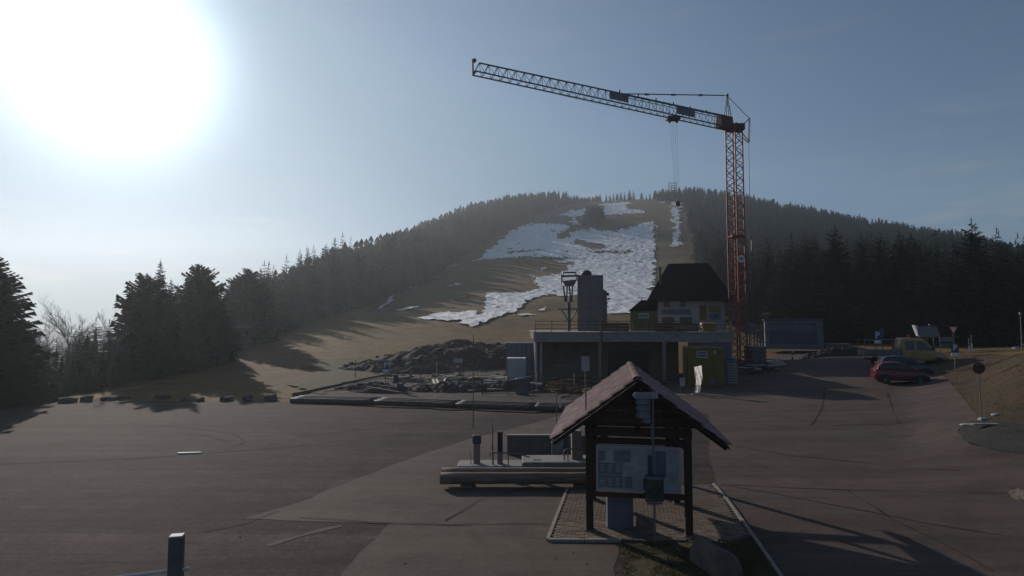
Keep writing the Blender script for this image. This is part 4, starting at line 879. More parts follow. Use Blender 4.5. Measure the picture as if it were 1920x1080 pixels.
for sd in (-1, 1):
    for poly in ([(-.12, 1.32), (-.08, 2.02), (.62, 2.06), (.64, 1.30)], [(.80, 1.30), (.78, 2.06), (1.30, 2.02), (1.68, 1.68), (2.02, 1.30)]):
        P3 = [(x, sd * (w * (.985 - .11 * (z - 1.25) / 1.0) + .012), z) for x, z in poly]; MB().loft([P3, [(a, b_ - sd * .02, c) for a, b_, c in P3]]).build('side_window', 'glass', t)
    for x in (-2.0, 2.45): wheel(t, x, sd * (w - .24), .34, .2, sd)
    MB().prism([(2.45 + .42 * math.cos(a), .34 + .42 * math.sin(a)) for a in [math.pi * i / 12 for i in range(13)]], sd * (w - .1), sd * (w + .006)).build('wheel_arch', 'black', t)
    MB().box(-3.35, -.45, sd * w - .02, sd * w + .02, .88, 1.26).build('drop_side', 'dullsteel', t)
    MB().cbox(1.95, 2.08, min(sd * (w + .02), sd * (w + .22)), max(sd * (w + .02), sd * (w + .22)), 1.30, 1.62, .02).build('wing_mirror', 'black', t)
    for x in (-3.33, -1.9, -.47): MB().beam((x, sd * (w - .03), 1.26), (x, sd * (w - .03), 2.08 if x != -.47 else 2.15), .06, .06, (0, 1, 0)).build('stake', 'dullsteel', t)
    MB().beam((-3.33, sd * (w - .03), 2.08), (-.47, sd * (w - .03), 2.12), .04, .05).build('top_rail', 'dullsteel', t)
    MB().box(.70, .715, sd * (w + .001) - .01, sd * (w + .001) + .01, .62, 1.22).build('door_gap', 'black', t)
MB().box(-3.35, -.42, -w + .03, w - .03, .80, .88).build('bed_floor', 'dullsteel', t)
MB().box(-3.38, -3.34, -w, w, .84, 1.26).build('tailgate', 'dullsteel', t); MB().box(-.44, -.40, -w + .03, w - .03, .88, 1.5).build('headboard', 'dullsteel', t)
MB().box(-3.0, 2.2, -.4, .4, .45, .62).build('chassis', 'black', t); MB().tube((.55, 0, 2.27), (.55, 0, 2.52), .13, 10, .10).build('beacon', 'red', t)
MB().cbox(3.10, 3.30, -w * .85, w * .85, .36, .62, .03).build('front_bumper', 'black', t)
MB().loft([[(2.24, y, 1.27), (2.26, y, 1.24), (1.42, y, 2.12), (1.40, y, 2.15)] for y in (-w * .78, w * .78)]).build('windscreen', 'glass', t)
for sd in (-1, 1): MB().cbox(3.10, 3.24, sd * .62 - .14, sd * .62 + .14, .70, .86, .02).build('headlight', 'steel', t)

# ------------------------------------------------------------------ service island with posts (foreground middle)
DI = 20.2; si = DI / F
def ix(px): return A(px, 606, DI).x
isl0 = ix(858); t = thing('service_island', 'pale concrete kerb island carrying the service pillars', 'kerb island', (isl0, DI, .02))
MB().cbox(0, ix(980) - isl0, 0, .95, 0, .14, .03).build('low_slab', 'palecon', t); MB().cbox(ix(977) - isl0 + .04, ix(1112) - isl0, 0, 1.15, 0, .27, .03).build('raised_slab', 'palecon', t)
MB().box(ix(1000) - isl0, ix(1015) - isl0, .3, .5, .271, .285).build('drain_cover', 'tan', t)
def gpost(px, top, base, wpx, dd, label, parts, cat='post', name='service_post'):
    x = A(px, 606, dd).x; z0 = A(px, base, dd).z; s = dd / F; H_ = (base - top) * s; t_ = thing(name, label, cat, (x, dd, z0)); parts(t_, H_, wpx * s / 2); return t_
def parts_a(t_, H_, w): MB().cbox(-w * .8, w * .8, -.08, .08, 0, H_ * .72, .02).build('column', 'pinkcon', t_); MB().cbox(-w * 1.05, w * 1.05, -.11, .11, H_ * .72 + .005, H_, .03).build('head', 'slateblue', t_)
gpost(895, 817, 872, 15, DI + .45, 'squat service pillar with a wide dark head, outermost on the island', parts_a)
def parts_b(t_, H_, w): MB().cbox(-w, w, -.07, .07, 0, H_, .01).build('column', 'pinkcon', t_); MB().box(-w * .8, w * .8, -.082, -.072, H_ * .42, H_ - .03).build('display_panel', 'black', t_); MB().box(-w * 1.05, w * 1.05, -.08, .08, H_ + .001, H_ + .02).build('top_plate', 'steel', t_)
gpost(938, 811, 873, 10, DI + .4, 'slim service pillar with a tall black front panel', parts_b)
def parts_c(t_, H_, w): MB().tube((0, 0, 0), (0, 0, H_), .02, 8).build('pole', 'steel', t_); MB().tube((0, 0, H_ * .4), (0, 0, H_ * .5), .035, 8).build('valve', 'dullsteel', t_); MB().tube((0, 0, H_), (-.05, 0, H_ + .12), .008, 5).build('aerial', 'dullsteel', t_)
gpost(924, 800, 873, 3, DI + .3, 'thin steel pipe with a bent tip between the two service pillars', parts_c, 'pipe', 'service_pipe')
def parts_d(t_, H_, w): MB().path([(0, 0, 0), (0, 0, H_ - .05), (-.05, 0, H_)], .012, 6).build('pole', 'steel', t_); MB().tube((-.05, 0, H_), (-.09, 0, H_ + .02), .025, 8).build('knob', 'white', t_)
gpost(884, 850, 872, 3, DI + .3, 'short bent tap pipe with a bright tip at the island end', parts_d, 'pipe', 'tap_pipe')
def parts_e(t_, H_, w):
    MB().cbox(-w, w, -.17, .17, 0, H_, .02).build('column', 'pinkcon', t_)
gpost(1079, 808, 867, 18, DI + .6, 'broad pinkish concrete pillar just left of the shelter post', parts_e, 'pillar', 'concrete_pillar')
t = thing('guard_rail', 'low steel hoop rail bending down along the service island', 'rail', (ix(918), DI + .2, .14))
o0x = ix(918); rl = MB(); pts = [(0, 0, .30), (.02, 0, .40), (.10, 0, .43), (ix(955) - o0x, 0, .42), (ix(975) - o0x, 0.05, .36), (ix(993) - o0x, .1, .26)]; rl.path(pts, .022, 8).build('rail', 'steel', t)
for px in (925, 953): MB().tube((ix(px) - o0x, 0, 0), (ix(px) - o0x, 0, .41), .018, 8).build('leg', 'dullsteel', t)
t = thing('guard_rail', 'short steel hoop rail around the broad pinkish pillar', 'rail', (ix(1058), DI + .3, .28)); o0x = ix(1058)
MB().path([(0, 0, 0.02), (0, 0, .30), (.05, 0, .38), (.12, 0, .40), (ix(1102) - o0x, 0, .40)], .025, 8).build('rail', 'steel', t)
for px in (1065, 1092): MB().tube((ix(px) - o0x, .002, 0), (ix(px) - o0x, .002, .39), .022, 8).build('leg', 'steel', t)
# low walls behind the island
DW = 22.5
def wx(px): return A(px, 606, DW).x
z1 = A(950, 817, DW).z; t = thing('concrete_wall', 'low grey concrete wall panel behind the service pillars', 'wall', (wx(951), DW, 0)); MB().cbox(0, wx(1033) - wx(951), 0, .2, 0, z1, .02).build('wall_panel', 'darkcon', t); MB().box(-.02, wx(1033) - wx(951) + .01, -.02, .22, z1 + .002, z1 + .03).build('coping', 'kerb', t)
t = thing('block_pillar', 'pale stacked block pillar at the end of the low grey wall', 'pillar', (wx(1034), DW - .1, 0))
for k in range(5): MB().cbox(random.uniform(0, .01), wx(1055) - wx(1034), 0, .3, k * .16, k * .16 + .152, .008).build('block', 'palecon', t)
t = thing('concrete_wall', 'dark grey wall panel between the block pillar and the shelter', 'wall', (wx(1056), DW + .1, 0)); MB().cbox(0, wx(1112) - wx(1056), 0, .2, 0, z1 - .02, .02).build('wall_panel', 'darkcon', t)
g = on(1043, 21.6); hh = (base_y(1043, 21.6) - 745) * 21.6 / F; t = thing('sign_pole', 'thin dark pole carrying a small white plate beside the shelter eaves', 'sign', (g.x, g.y, .02))
MB().tube((0, 0, 0), (0, 0, hh), .018, 8).build('pole', 'dullsteel', t); MB().box(.10, .16, -.015, 0, hh - .45, hh - .12).build('plate', 'white', t); MB().beam((0, 0, hh - .3), (.12, 0, hh - .3), .01, .01).build('bracket', 'dullsteel', t)
# log barrier
def logs(label, pxa, pxb, py, rad, dy=0.0, rows=((0, .24), (.3, .30)), feet=True, m='log', name='log_barrier', endm='endgrain', pya=None):
    a, b_ = G(pxa, pya or py), G(pxb, py); t_ = thing(name, label, 'barrier', (a.x, a.y, a.z)); v = b_ - a; v.z = gz(b_.x, b_.y) - gz(a.x, a.y); nrm = Vector((-v.y, v.x, 0)).normalized()
    if nrm.y < 0: nrm = -nrm
    for (o_, z) in rows:
        n = 10; rn = random.Random(int(pxa + z * 100)); p = nrm * o_ + Vector((0, 0, z)); b2 = MB(); rings = []
        for k in range(n + 1):
            c = p + v * (k / n); rr = rad * (1 + rn.uniform(-.05, .05)); d_ = v.normalized(); u = nrm; up = Vector((0, 0, 1))
            rings.append([tuple(c + (u * math.cos(q) + up * math.sin(q)) * rr) for q in [2 * math.pi * i / 14 for i in range(14)]])
        lg = b2.loft(rings).build('log', m, t_, True)
        e = MB().loft([rings[0], [tuple(Vector(x) - d_ * .01) for x in rings[0]]]).build('log_end', endm, lg)
    if feet:
        for f_ in (.16, .86): 
            c = v * f_; MB().cbox(c.x - .18, c.x + .18, c.y - .1, c.y + .45, -.01, .12, .02).build('foot', m, t_)
    return t_
logs('pair of stacked logs forming a low barrier before the service island', 826, 1128, 916, .17, rows=((.0, .31), (.34, .37)))
for k, (a, b_, ya, yb, lab) in enumerate([(546, 700, 756, 760, 'first dark log stretch of the long barrier nearest the boulders'), (702, 852, 760, 766, 'second dark log stretch of the long barrier, by the parking sign'), (855, 1000, 766, 771, 'third dark log stretch of the long barrier, before the site fence'), (1003, 1090, 771, 773, 'last dark log stretch of the long barrier, ending behind the shelter roof')]):
    logs(lab, a, b_, yb, .17, rows=((0, .17), (.46, .19), (1.0, .20)), feet=False, m='darklog', endm='log', pya=ya)
logs('thin dark log line branching up the meadow beside the building site', 550, 640, 724, .13, rows=((0, .13),), feet=False, m='darklog', pya=744, endm='log')
logs('upper dark log line curving on towards the excavation', 642, 730, 704, .13, rows=((0, .13),), feet=False, m='darklog', pya=723, endm='log')
# white board lying on the asphalt
g = G(355, 852); t = tag(MB().cbox(-.42, .42, -.045, .045, 0, .05, .008).build('white_board', 'white', loc=(g.x, g.y, .03)), 'short white board lying flat on the open asphalt', 'board'); t.rotation_euler = (0, 0, R(8))
# near fence post with rails
M['raillit'] = mat('raillit', (.6, .58, .55), .5, var=.1)  # pale colour holds the sun's brightness on the rails
dd = 8.6; g = on(345, dd); top = A(345, 1006, dd).z; t = thing('fence', 'dark square fence post with sunlit top and thin rails in the near corner', 'fence', (g.x, g.y, 0), R(12))
MB().cbox(-.09, .09, -.07, .07, 0, top, .008).build('post', 'dullsteel', t); MB().cbox(-.095, .095, -.075, .075, top + .001, top + .025, .01).build('post_cap', 'offwhite', t)  # off-white cap: the sunlit top is put into its colour
zr = A(345, 1069, dd).z
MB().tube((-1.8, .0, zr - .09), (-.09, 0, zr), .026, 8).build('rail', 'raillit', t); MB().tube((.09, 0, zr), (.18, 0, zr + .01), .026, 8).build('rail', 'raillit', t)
MB().cbox(-1.95, -1.8, -.06, .06, 0, zr - .06, .01).build('end_post', 'dullsteel', t); 

# ------------------------------------------------------------------ signs by the shelter
g = G(1228, 1022); hh = A(1228, 733, g.y).z; t = thing('hiking_signpost', 'steel signpost with stacked arrow plates and a dark poster, before the shelter', 'signpost', (g.x, g.y, .04)); s = g.y / F
MB().tube((0, 0, 0), (0, 0, hh - .04), .024, 10).build('pole', 'steel', t)
def zz(py): return A(1228, py, g.y).z - .04
def arrow(y0, y1, xl, xr, m_, yy=-.04):
    z1_, z0_ = zz(y0), zz(y1); zm = (z0_ + z1_) / 2
    return MB().prism([(xl * s, zm), (xl * s + .05, z1_), (xr * s, z1_), (xr * s, z0_), (xl * s + .05, z0_)], yy, yy + .014).build('arrow_plate', m_, t)
plates = [(735, 747, -38, 4), (748, 758.5, -34, -6), (759.5, 770, -33, -6), (771, 784, -33, -6), (785, 793, -22, -5)]
for k, (a, b_, xl, xr) in enumerate(plates):
    pl = arrow(a, b_, xl, xr, 'offwhite' if k == 0 else 'slate', -.045 if k % 2 else -.04); z1_, z0_ = zz(a), zz(b_)
    ln = MB()
    for j in range(3): ln.box((xl + 7) * s, (xr - 2 - j * 3) * s, -.052, -.0465, z0_ + (z1_ - z0_) * (.2 + .27 * j), z0_ + (z1_ - z0_) * (.28 + .27 * j))
    ln.build('lettering', 'print' if k == 0 else 'map', pl)
MB().cbox(4.5 * s, 9 * s, -.04, .0, zz(747), zz(734), .005).build('plate_bracket', 'offwhite', t)
for k in range(7): MB().cbox(-6 * s + k * .003, -1 * s + k * .003, -.04, -.026, zz(800 + k * 5), zz(796 + k * 5), .002).build('marker_plate', 'slate', t)
ps = MB().box(-17 * s, 17 * s, -.05, -.03, zz(940), zz(889)).build('poster', 'poster', t); MB().box(-15 * s, 15 * s, -.055, -.051, zz(898), zz(893)).build('poster_title', 'slate', ps)
MB().box(-14 * s, 14 * s, -.06, -.028, zz(945), zz(941)).build('poster_ledge', 'slate', t)
g = G(1101, 993); hh = A(1096, 668, g.y).z; s = g.y / F; t = thing('sign_pole', 'tall thin pole with a plain grey rectangular plate rising past the shelter roof', 'sign', (g.x, g.y - .05, 0), 0); t.rotation_euler = (0, R(-.3), 0)
MB().tube((0, 0, 0), (0, 0, hh), .020, 8).build('pole', 'steel', t); MB().box(-7.2 * s, 7.2 * s, -.03, -.022, hh - 27 * s, hh).build('plate', 'offwhite', t)
g = G(887, 803); hh = A(887, 628, g.y).z; tag(MB().tube((0, 0, -.05), (0, 0, hh), .026, 8, .018).build('yellow_pole', 'dullyellow', loc=(g.x, g.y, 0)), 'tall thin yellowish pole standing alone behind the squat service pillar', 'pole')
# stick on the grass
g = G(1203, 1020); tag(MB().path([(-.17, .05, .03), (0, 0, .05), (.09, -.03, .03)], .012, 5).build('stick', 'sheet', loc=(g.x, g.y, .05)), 'pale bent stick lying on the grass beside the signpost', 'stick')
for k, (px, py) in enumerate([(1042, 1050), (1020, 1010), (1100, 1062), (1075, 1040), (1195, 1040), (1250, 1070), (760, 1060), (450, 1010)]):
    g = G(px, py); rock('pebble', (g.x, g.y, .02), (.025, .02, .02), 'stone' if k % 2 else 'darkstone', 'small loose stone lying on the ground near the shelter', 'stone', seed=60 + k, sub=1, group='loose stones near the shelter')
# manholes
for px, py, w in [(1672, 729, 11), (1355, 758, 8)]:
    g = G(px, py); s = g.y / F; t = tag(MB().tube((0, 0, 0), (0, 0, .02), w * s, 20).build('manhole_cover', 'tar', loc=(g.x, g.y, g.z + .03)), 'round manhole cover in the asphalt %s' % ('in front of the red hatchback' if w == 11 else 'near the shelter roof'), 'manhole')

# ------------------------------------------------------------------ terrace building
DB = 49.5
def bx(px, dd=DB): return A(px, 606, dd).x
def bz(py, dd=DB): return A(960, py, dd).z
x0b, x1b = bx(1003), bx(1372); zf0, zf1, zg = bz(641), bz(624), gz(bx(1150), DB) - .1
T_ = thing('terrace_building', 'low flat-roofed building with a columned front and a terrace on its roof', 'building', (x0b, DB, zg)); Lb = x1b - x0b; zo = zg
def lx(px): return bx(px) - x0b
MB().box(0, Lb, 0, 13, zf0 - zo + .12, zf1 - zo - .1).build('roof_slab', 'concrete', T_)
MB().box(-.12, Lb + .1, -.14, -.002, zf0 - zo, zf1 - zo).build('fascia', 'palecon', T_)
MB().box(-.14, Lb + .12, -.2, 13, zf1 - zo + .002, zf1 - zo + .07).build('roof_edge', 'palecon', T_)
MB().box(.1, lx(1290), 3.0, 3.25, 0, zf0 - zo + .1).build('back_wall', 'tan', T_)
MB().box(0, .22, .05, 3.0, 0, zf0 - zo + .1).build('side_wall', 'concrete', T_)
MB().box(lx(1292), Lb, .1, .35, 0, zf0 - zo - .04).build('front_wall', 'greyblue', T_)
MB().box(lx(1290), lx(1313), .04, .098, zf0 - zo - .8, zf0 - zo - .05).build('recess_shade', 'darkcon', T_)  # dark panel on the wall face; its colour gives the gap's shade
for px in (1125, 1245): MB().cbox(lx(px) - .14, lx(px) + .14, .02, .3, 0, zf0 - zo + .1, .02).build('column', 'palecon', T_)
MB().cbox(-.02, .12, -.02, .12, 0, zf0 - zo - .01, .01).build('column', 'white', T_)
MB().cbox(.38, .62, .1, .3, 0, zf0 - zo - .01, .01).build('column', 'palecon', T_)
for (a, b_) in ((1042, 1095),): 
    wd = MB().box(lx(a), lx(b_) + .8, 2.94, 2.99, bz(688) - zo, bz(656) - zo).build('window', 'darkcon', T_)
    MB().box(lx(a) - .03, lx(b_) + .85, 2.86, 2.94, bz(690) - zo, bz(688) - zo).build('sill', 'kerb', wd)
MB().box(lx(1150), lx(1230), 2.94, 2.99, .1, 2.6).build('opening_shade', 'black', T_)  # flat black panel; the opening's shade is put into its colour
MB().tube((lx(1127), -.3, zf0 - zo - 2.7), (lx(1127), -.3, zf1 - zo + 1.0), .06, 8).build('down_pipe', 'rust', T_)
# railing round the terrace
rt = zf1 - zo + .07
for k in range(13):
    x = .05 + k * (Lb - .15) / 12; MB().beam((x, 0, rt), (x, 0, rt + .92), .05, .05, (0, 1, 0)).build('railing_post', 'rust' if k % 3 else 'dullsteel', T_)
for z in (.3, .6, .9): MB().beam((0, 0, rt + z), (Lb, 0, rt + z), .03, .05).build('railing_rail', 'rust' if z > .5 else 'dullsteel', T_)
for a, b_, m_ in ((1125, 1180, 'board'), (1232, 1262, 'rust'), (1264, 1308, 'board')):
    for k in range(3): MB().box(lx(a), lx(b_), .06, .09, rt + .05 + k * .24, rt + .26 + k * .24).build('railing_board', m_, T_)
ZT = zf1 + .07
def on_deck(px, dd): return (A(px, 606, dd).x, dd, ZT)
o_ = on_deck(1328, 51); s = 51 / F; t = thing('yellow_bin', 'bright yellow grit bin with a lid on the roof terrace', 'bin', o_)
MB().loft([[(-.55, -.3, 0), (.55, -.3, 0), (.55, .3, 0), (-.55, .3, 0)], [(-.62, -.34, .55), (.62, -.34, .55), (.62, .34, .55), (-.62, .34, .55)]]).build('tub', 'yellow', t); MB().loft([[(-.66, -.37, .56), (.66, -.37, .56), (.66, .37, .56), (-.66, .37, .56)], [(-.6, -.2, .76), (.6, -.2, .76), (.6, .3, .80), (-.6, .3, .80)]]).build('lid', 'yellow', t)
for k, (px, dd, n, m_, lab) in enumerate([(1155, 52, 6, 'board', 'stack of long boards on the terrace below the snow'), (1250, 52, 4, 'rust', 'brown timber stack on the terrace before the house'), (1285, 52.5, 3, 'board', 'low board stack beside the yellow bin')]):
    t = thing('board_stack', lab, 'timber', on_deck(px, dd))
    for j in range(n): MB().box(-1.1 + random.uniform(-.1, .1), 1.1 + random.uniform(-.1, .1), -.3, .3, j * .13, j * .13 + .11).build('board', m_ if j % 2 else 'board', t)
# concrete tower
DT = 56.0; xw = A(1083, 606, DT).x; t = thing('concrete_tower', 'plain windowless grey concrete shaft rising from the terrace', 'tower', (xw, DT, ZT), R(-7)); s = DT / F; ht = A(960, 516, DT).z - ZT
MB().cbox(0, 48 * s, 0, 2.6, 0, ht, .02).build('shaft', 'concrete', t); MB().box(48 * s + .002, 55 * s, .3, 2.3, 0, ht - 31 * s).build('side_shaft', 'concrete', t)
for k in range(1, 5): MB().box(.02, 48 * s - .02, -.004, .0, k * ht / 5, k * ht / 5 + .03).build('formwork_joint', 'darkcon', t)
MB().box(24 * s, 24 * s + .03, -.004, .0, .1, ht - .1).build('formwork_joint', 'darkcon', t)
MB().prism([(48 * s, ht - 30 * s), (55 * s, ht - 31 * s), (48 * s, ht - 26 * s)], .3, 2.3).build('side_slope', 'concrete', t)
MB().box(55 * s, 59 * s, .5, .9, ht - 38 * s, ht - 33 * s).build('side_bracket', 'black', t)
MB().loft([[(c + 17 * s + r_ * math.cos(q), 1.0 + r_ * math.sin(q), z) for q in [2 * math.pi * i / 12 for i in range(12)]] for c, r_, z in ((0, .45, ht), (0, .52, ht + .25), (.03, .35, ht + .48), (.05, .12, ht + .56))]).build('roof_fan', 'black', t, True)
MB().beam((25 * s, 1, ht + .1), (32 * s, 1, ht + .22), .05, .05).build('fan_arm', 'black', t)
# lift station frame beside it
DL = 57.0; s = DL / F; xl = A(1067, 606, DL).x; z = lambda py: A(960, py, DL).z - ZT
t = thing('lift_station', 'black steel chairlift head frame with a hanging basket left of the tower', 'ski lift', (xl, DL, ZT))
def L_(px): return (px - 1067) * s
MB().beam((L_(1057), 0, z(511)), (L_(1080), 0, z(511)), .3, .12).build('top_beam', 'black', t); MB().beam((L_(1053), 0, z(518)), (L_(1086), 0, z(517)), .35, .16).build('main_beam', 'black', t)
MB().beam((L_(1053), 0, z(528)), (L_(1083), 0, z(525)), .3, .10).build('lower_beam', 'black', t)
MB().prism([(L_(1056), z(527)), (L_(1081), z(526)), (L_(1076), z(536)), (L_(1060), z(537))], -.35, .35).build('basket', 'darkcon', t)
for a, y0, b_, y1 in ((1053, 514, 1053, 532), (1057, 511, 1055, 526), (1080, 511, 1082, 526)): MB().beam((L_(a), 0, z(y0)), (L_(b_), 0, z(y1)), .08, .08, (0, 1, 0)).build('strut', 'black', t)
for a, b_ in ((1057, 1060), (1064, 1062), (1074, 1072), (1068, 1070)): MB().beam((L_(a), 0, z(536)), (L_(b_), 0, z(566)), .14, .14, (0, 1, 0)).build('leg', 'black', t)
for y_ in (543, 550): MB().beam((L_(1063), 0, z(y_)), (L_(1072), 0, z(y_)), .05, .05).build('rung', 'black', t)
MB().beam((L_(1045), 0, z(580)), (L_(1082), 0, z(579)), .3, .12).build('cross_beam', 'steel', t)
MB().beam((L_(1067), 0, z(566)), (L_(1067), 0, 0), .3, .3, (0, 1, 0)).build('mast', 'darkcon', t)
for a, b_ in ((1053, 1068), (1082, 1068)): MB().beam((L_(a), 0, z(581)), (L_(b_), 0, z(606)), .12, .12, (0, 1, 0)).build('brace', 'dullsteel', t)
# yellow cabin on the terrace
DC = 57.0; s = DC / F; xc = A(1182, 606, DC).x; t = thing('site_cabin', 'yellow site cabin with a dark sloping roof behind the terrace railing', 'cabin', (xc, DC, ZT), R(-12)); z = lambda py: A(960, py, DC).z - ZT
MB().box(0, 50 * s, 0, 2.4, 0, z(583)).build('wall', 'dullyellow', t); MB().prism([(-3 * s, z(583) + .01), (50.5 * s, z(583) + .01), (50.5 * s, z(563)), (20 * s, z(563))], -.1, 2.5).build('roof', 'roofdark', t)
sg = MB().box(15 * s, 34 * s, -.03, -.002, z(597), z(587)).build('sign_panel', 'offwhite', t); MB().box(17 * s, 32 * s, -.036, -.031, z(593.5), z(590.5)).build('sign_lettering', 'slateblue', sg)
# ------------------------------------------------------------------ house
DH = 63.0; s = DH / F; xh = A(1231, 606, DH).x; t = thing('mountain_inn', 'white-walled inn with a big dark hipped roof behind the terrace', 'house', (xh, DH, ZT - .05), R(-14)); z = lambda py: A(960, py, DH).z - ZT
Wd, Dp = 121 * s, 9.0
MB().box(0, Wd, 0, Dp, 0, z(560)).build('wall', 'render', t)
e0, e1, r0, r1 = -16 * s, Wd + 16 * s, 24 * s, 98 * s; ez, rz_ = z(561), z(489); ym = Dp / 2
vs = [(e0, -1.1, ez), (e1, -1.1, ez), (e1, Dp + 1.1, ez), (e0, Dp + 1.1, ez), (r0, ym - 1.4, rz_), (r1, ym - 1.4, rz_), (r1, ym + 1.4, rz_), (r0, ym + 1.4, rz_)]
vs += [(x, y, zq - .18) for x, y, zq in vs[:4]]
MB().add(vs, [(0, 1, 5, 4), (1, 2, 6, 5), (2, 3, 7, 6), (3, 0, 4, 7), (4, 5, 6, 7), (8, 11, 10, 9), (0, 8, 9, 1), (1, 9, 10, 2), (2, 10, 11, 3), (3, 11, 8, 0)]).build('roof', 'roofdark', t)
MB().box(6 * s, 10 * s, .6, 1.0, z(545), z(499)).build('chimney', 'darkcon', t)
def hx(px): return (px - 1231) * s
for a in (1243, 1272):
    w_ = MB().box(hx(a), hx(a + 14), -.03, -.002, z(577), z(563)).build('window', 'offwhite', t); MB().box(hx(a) + .08, hx(a + 14) - .08, -.045, -.032, z(577) + .08, z(563) - .06).build('pane', 'glass', w_)
    MB().beam((hx(a + 7), -.055, z(577) + .08), (hx(a + 7), -.055, z(563) - .06), .05, .02, (0, 1, 0)).build('glazing_bar', 'board', w_)
sb = MB().box(hx(1240), hx(1293), -.05, -.002, z(589), z(579)).build('name_board', 'greyblue', t)
lt = MB(); rr_ = random.Random(6); x = hx(1252)
while x < hx(1284):
    w_ = rr_.uniform(.12, .26); lt.box(x, x + w_, -.058, -.052, z(585), z(581)); x += w_ + .09
lt.build('sign_lettering', 'print', sb)
w_ = MB().box(hx(1238), hx(1298), -.04, -.002, z(606), z(592)).build('window', 'offwhite', t)
for a, b_, m_ in ((1241, 1263, 'board'), (1273, 1295, 'glass')): MB().box(hx(a), hx(b_), -.055, -.042, z(606), z(593.5)).build('pane', m_, w_)
w_ = MB().box(hx(1306), hx(1347), -.04, -.002, z(600), z(570)).build('window', 'offwhite', t)
for a, b_, y0, y1, m_ in ((1308, 1321, 599, 572, 'dullyellow'), (1324, 1345, 585, 573, 'board'), (1324, 1345, 599, 586, 'greyblue')): MB().box(hx(a), hx(b_), -.055, -.042, z(y0), z(y1)).build('pane', m_, w_)
MB().box(hx(1331), hx(1341), -.064, -.056, z(596), z(590)).build('notice', 'blue', w_)
MB().tube((hx(1353), -.1, 0), (hx(1353), -.1, z(562)), .05, 8).build('down_pipe', 'steel', t)
# ------------------------------------------------------------------ crane
DCR = 58.0; base = on(1384, DCR); Zb = base.z; xm = base.x
CR = thing('tower_crane', 'tall construction crane with red lattice mast and blue-grey jib swung over the slope', 'crane', (xm, DCR, Zb), 0)
ztop = A(1376, 236, DCR).z - Zb; hw = .56; rotm = R(32); mlean = 0
cor = [(hw * math.sqrt(2) * math.cos(rotm + math.pi / 4 + k * math.pi / 2), hw * math.sqrt(2) * math.sin(rotm + math.pi / 4 + k * math.pi / 2)) for k in range(4)]
zc = 3.2; zmid = 13.2
for k in range(4):
    a, c = cor[k], cor[(k + 1) % 4]
    MB().beam((*a, .9), (*a, ztop), .12, .12, (0, 1, 0)).build('mast_leg', 'cranered', CR)
    n = int((ztop - .9) / .62); lt = MB()
    for i in range(n):
        z0_, z1_ = .9 + i * (ztop - .9) / n, .9 + (i + 1) * (ztop - .9) / n; p, q = (a, c) if i % 2 else (c, a)
        MB().beam((*p, z0_), (*q, z1_), .065, .065, (0, 0.3, 1)).build('mast_brace', 'cranered', CR)
for z in (zmid,): MB().box(-.62, .62, -.62, .62, z - .1, z + .1).build('mast_collar', 'cranered', CR)
# badge
bd = MB().prism([(.33 * math.cos(a) + .12, A(960, 487, DCR).z - Zb + .38 * math.sin(a)) for a in [2 * math.pi * i / 20 for i in range(20)]], -.87, -.84).build('badge', 'white', CR)
MB().box(-.08, .32, -.885, -.872, A(960, 489, DCR).z - Zb, A(960, 484.5, DCR).z - Zb).build('badge_mark', 'print', bd)
# base and ballast
for a in (0, math.pi / 2): MB().beam((-2 * math.cos(a), -2 * math.sin(a), .35), (2 * math.cos(a), 2 * math.sin(a), .35), .35, .35).build('base_beam', 'black', CR)
for sx_, sy_ in ((1, 0), (-1, 0), (0, 1), (0, -1)): MB().tube((1.9 * sx_, 1.9 * sy_, -.2), (1.9 * sx_, 1.9 * sy_, .4), .2, 10).build('foot', 'black', CR)
for k in range(5): MB().cbox(.9, 2.3, -1.0, 1.0, .55 + k * .36, .55 + k * .36 + .33, .04).build('ballast_block', 'darkcon', CR)
MB().cbox(-.75, .75, -.75, .75, .5, .95, .04).build('turntable', 'cranered', CR)
MB().cbox(.7, 1.5, -.7, 0.1, 3.5, 4.6, .05).build('control_cabinet', 'darkcon', CR)
# jib
Pr = Vector((A(1372, 233, DCR).x - xm - .2, 0, ztop - .35)); tipw = A(889, 137, 45.6); Pt = Vector((tipw.x - xm, tipw.y - DCR, tipw.z - Zb))
jd = (Pt - Pr).normalized(); jr = jd.cross(Vector((0, 0, 1))).normalized(); ju = jr.cross(jd).normalized(); JL = (Pt - Pr).length; jw = .42
JIB = MB().box(-.01, .01, -.01, .01, 0, .01)
def J(s_, a, h): return Pr + jd * s_ + jr * a + ju * h
def jh(s_): return 1.28 - .36 * s_ / JL
for a in (-jw, jw): MB().beam(J(0, a, 0), J(JL, a, 0), .09, .09).build('jib_lower_chord', 'cranegrey', CR)
MB().beam(J(0, 0, jh(0)), J(JL * .985, 0, jh(JL)), .10, .10).build('jib_upper_chord', 'cranegrey', CR)
for a in (-.2, .2): MB().beam(J(0, a, jh(0) * .83), J(JL * .5, a, jh(JL * .5) * .83), .05, .05).build('jib_side_chord', 'cranegrey', CR)
n = 34
for i in range(n):
    s0, s1 = JL * i / n, JL * (i + 1) / n; sm = (s0 + s1) / 2
    for a in (-jw, jw):
        MB().beam(J(s0, a, 0), J(sm, 0, jh(sm)), .035, .035).build('jib_brace', 'cranegrey', CR); MB().beam(J(sm, 0, jh(sm)), J(s1, a, 0), .035, .035).build('jib_brace', 'cranegrey', CR)
    MB().beam(J(s0, -jw, 0), J(s0, jw, 0), .03, .03).build('jib_spacer', 'cranegrey', CR)
for px in (1, 2, 3, 4, 5, 6): MB().box(-.07, .07, -.07, .07, -.08, .12).build('jib_fitting', 'black', CR, loc=J(JL * (.04 + .075 * px), 0, jh(3) + .03))
